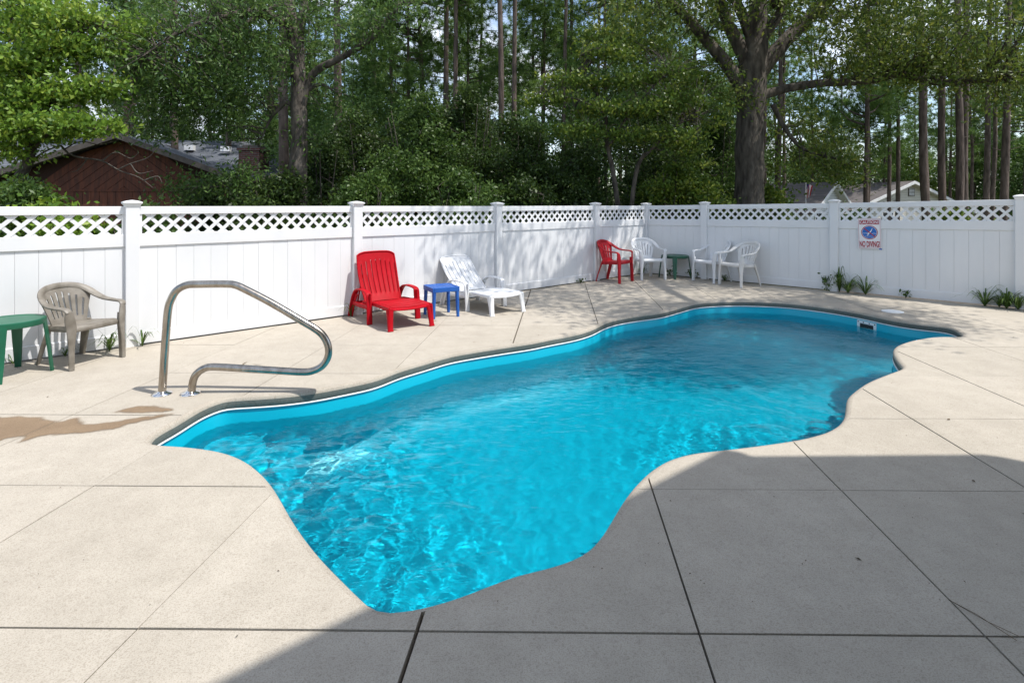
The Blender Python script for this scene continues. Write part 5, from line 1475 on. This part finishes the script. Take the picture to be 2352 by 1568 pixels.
weed(1590, .12, 36, .13, .17, 'leafy weed beside the right leg of the dark green table')
weed(1333, .10, 16, .10, .09, 'tiny weed at the fence left of the red armchair')
weed(1899, .09, 70, .13, .26, 'bushy weed left of the fence post by the warning sign')
lily(1928, .10, 41, 0.50, .014, 0.14, 'upright lily clump at the fence post beside the warning sign', up_=1.15)
lily(1948, .13, 48, 0.34, .012, 0.25, 'low dense lily clump between an upright clump and an arching clump')
lily(1988, .12, 35, 0.43, .012, 0.37, 'arching lily clump below the warning sign')
weed(2080, .08, 22, .10, .13, 'small broad-leaved weed alone at the foot of the plain fence panel')
lily(2262, .13, 32, 0.41, .012, 0.37, 'thin arching lily clump near the last fence post')
lily(2312, .14, 57, 0.38, .013, 0.32, 'thick drooping lily clump beside the last fence post')
lily(2338, .16, 35, 0.34, .012, 0.29, 'lily clump pressed against the last fence post')
lily(2295, .10, 16, 0.24, .010, 0.17, 'little lily tuft between two clumps near the last fence post')

# white round skimmer lid set in the deck
g = G(2050, 716)
mb = MB(); mb.loft([[(r_ * math.cos(6.28319 * k / 32), r_ * math.sin(6.28319 * k / 32), z) for k in range(32)] for r_, z in ((.135, .0), (.135, .006), (.125, .0085), (.118, .007))])
o = mb.build('skimmer_lid', M['bead'], None, 40); o.location = (g.x, g.y, .0025); tag(o, 'white round plastic lid set in the deck behind the skimmer', 'lid')

# scattered leaf bits, needles and pine straw on the deck
v, f = [], []
def bit(x, y, ln, wd, kind):
    a = random.uniform(0, 6.283); c, s_ = math.cos(a), math.sin(a); b = len(v); z = .0042
    bend = random.uniform(-.4, .4) * ln
    P_ = [(-ln / 2, 0, z), (0, wd / 2, z + .003), (ln / 2, bend, z), (0, -wd / 2, z + .001)]
    v.extend((x + p[0] * c - p[1] * s_, y + p[0] * s_ + p[1] * c, p[2]) for p in P_); f.append((b, b + 1, b + 2, b + 3))
okx = lambda x, y: not inside(np.array([x]), np.array([y]), offset(.05))[0]
cnt = 0
while cnt < 230:
    px, py = random.uniform(0, 2352), 640 + 760 * random.random() ** 4
    g = G(px, py)
    if not okx(g.x, g.y) or not inside(np.array([g.x]), np.array([g.y]), deckpoly)[0]: continue
    if px < 900 and random.random() < .75: continue
    q_ = 1.0 if g.y > 6 else .4; bit(g.x, g.y, random.uniform(.01, .03) * q_, random.uniform(.006, .013) * q_, 0); cnt += 1
for px, py, ln in ((905, 758, .09), (1000, 737, .05), (560, 836, .16), (590, 838, .12), (1972, 1285, .028), (2235, 1105, .03), (110, 912, .03), (2180, 964, .04), (545, 1462, .015)):
    g = G(px, py); bit(g.x, g.y, ln, .012 if ln > .1 else ln * .4, 0)
me = bpy.data.meshes.new('leaf_litter'); me.from_pydata(v, [], f); me.update()
M['litter'] = mat('dry_leaf', (0.05, 0.035, 0.018), (0.11, 0.07, 0.03), 3, .8)
tag(link('leaf_litter', me, M['litter']), 'small dry leaf bits scattered over the deck', 'leaf litter', kind='stuff')
# long pine needle pair lying across a joint
g = G(2265, 1430)
nd = empty('pine_needle', (g.x, g.y, .004), label='long brown pine needle pair lying across the shaded paving joint', cat='needle')
for q_ in ((-.06, .14), (.02, .02)):
    pass
MB().tube([(-.05, .11, .003), (-.01, .03, .006), (.03, -.09, .003)], .0011, 5).build('needle', M['litter'], nd)
MB().tube([(-.05, .11, .003), (.0, .0, .004), (.055, -.07, .003)], .0010, 5).build('needle', M['litter'], nd)
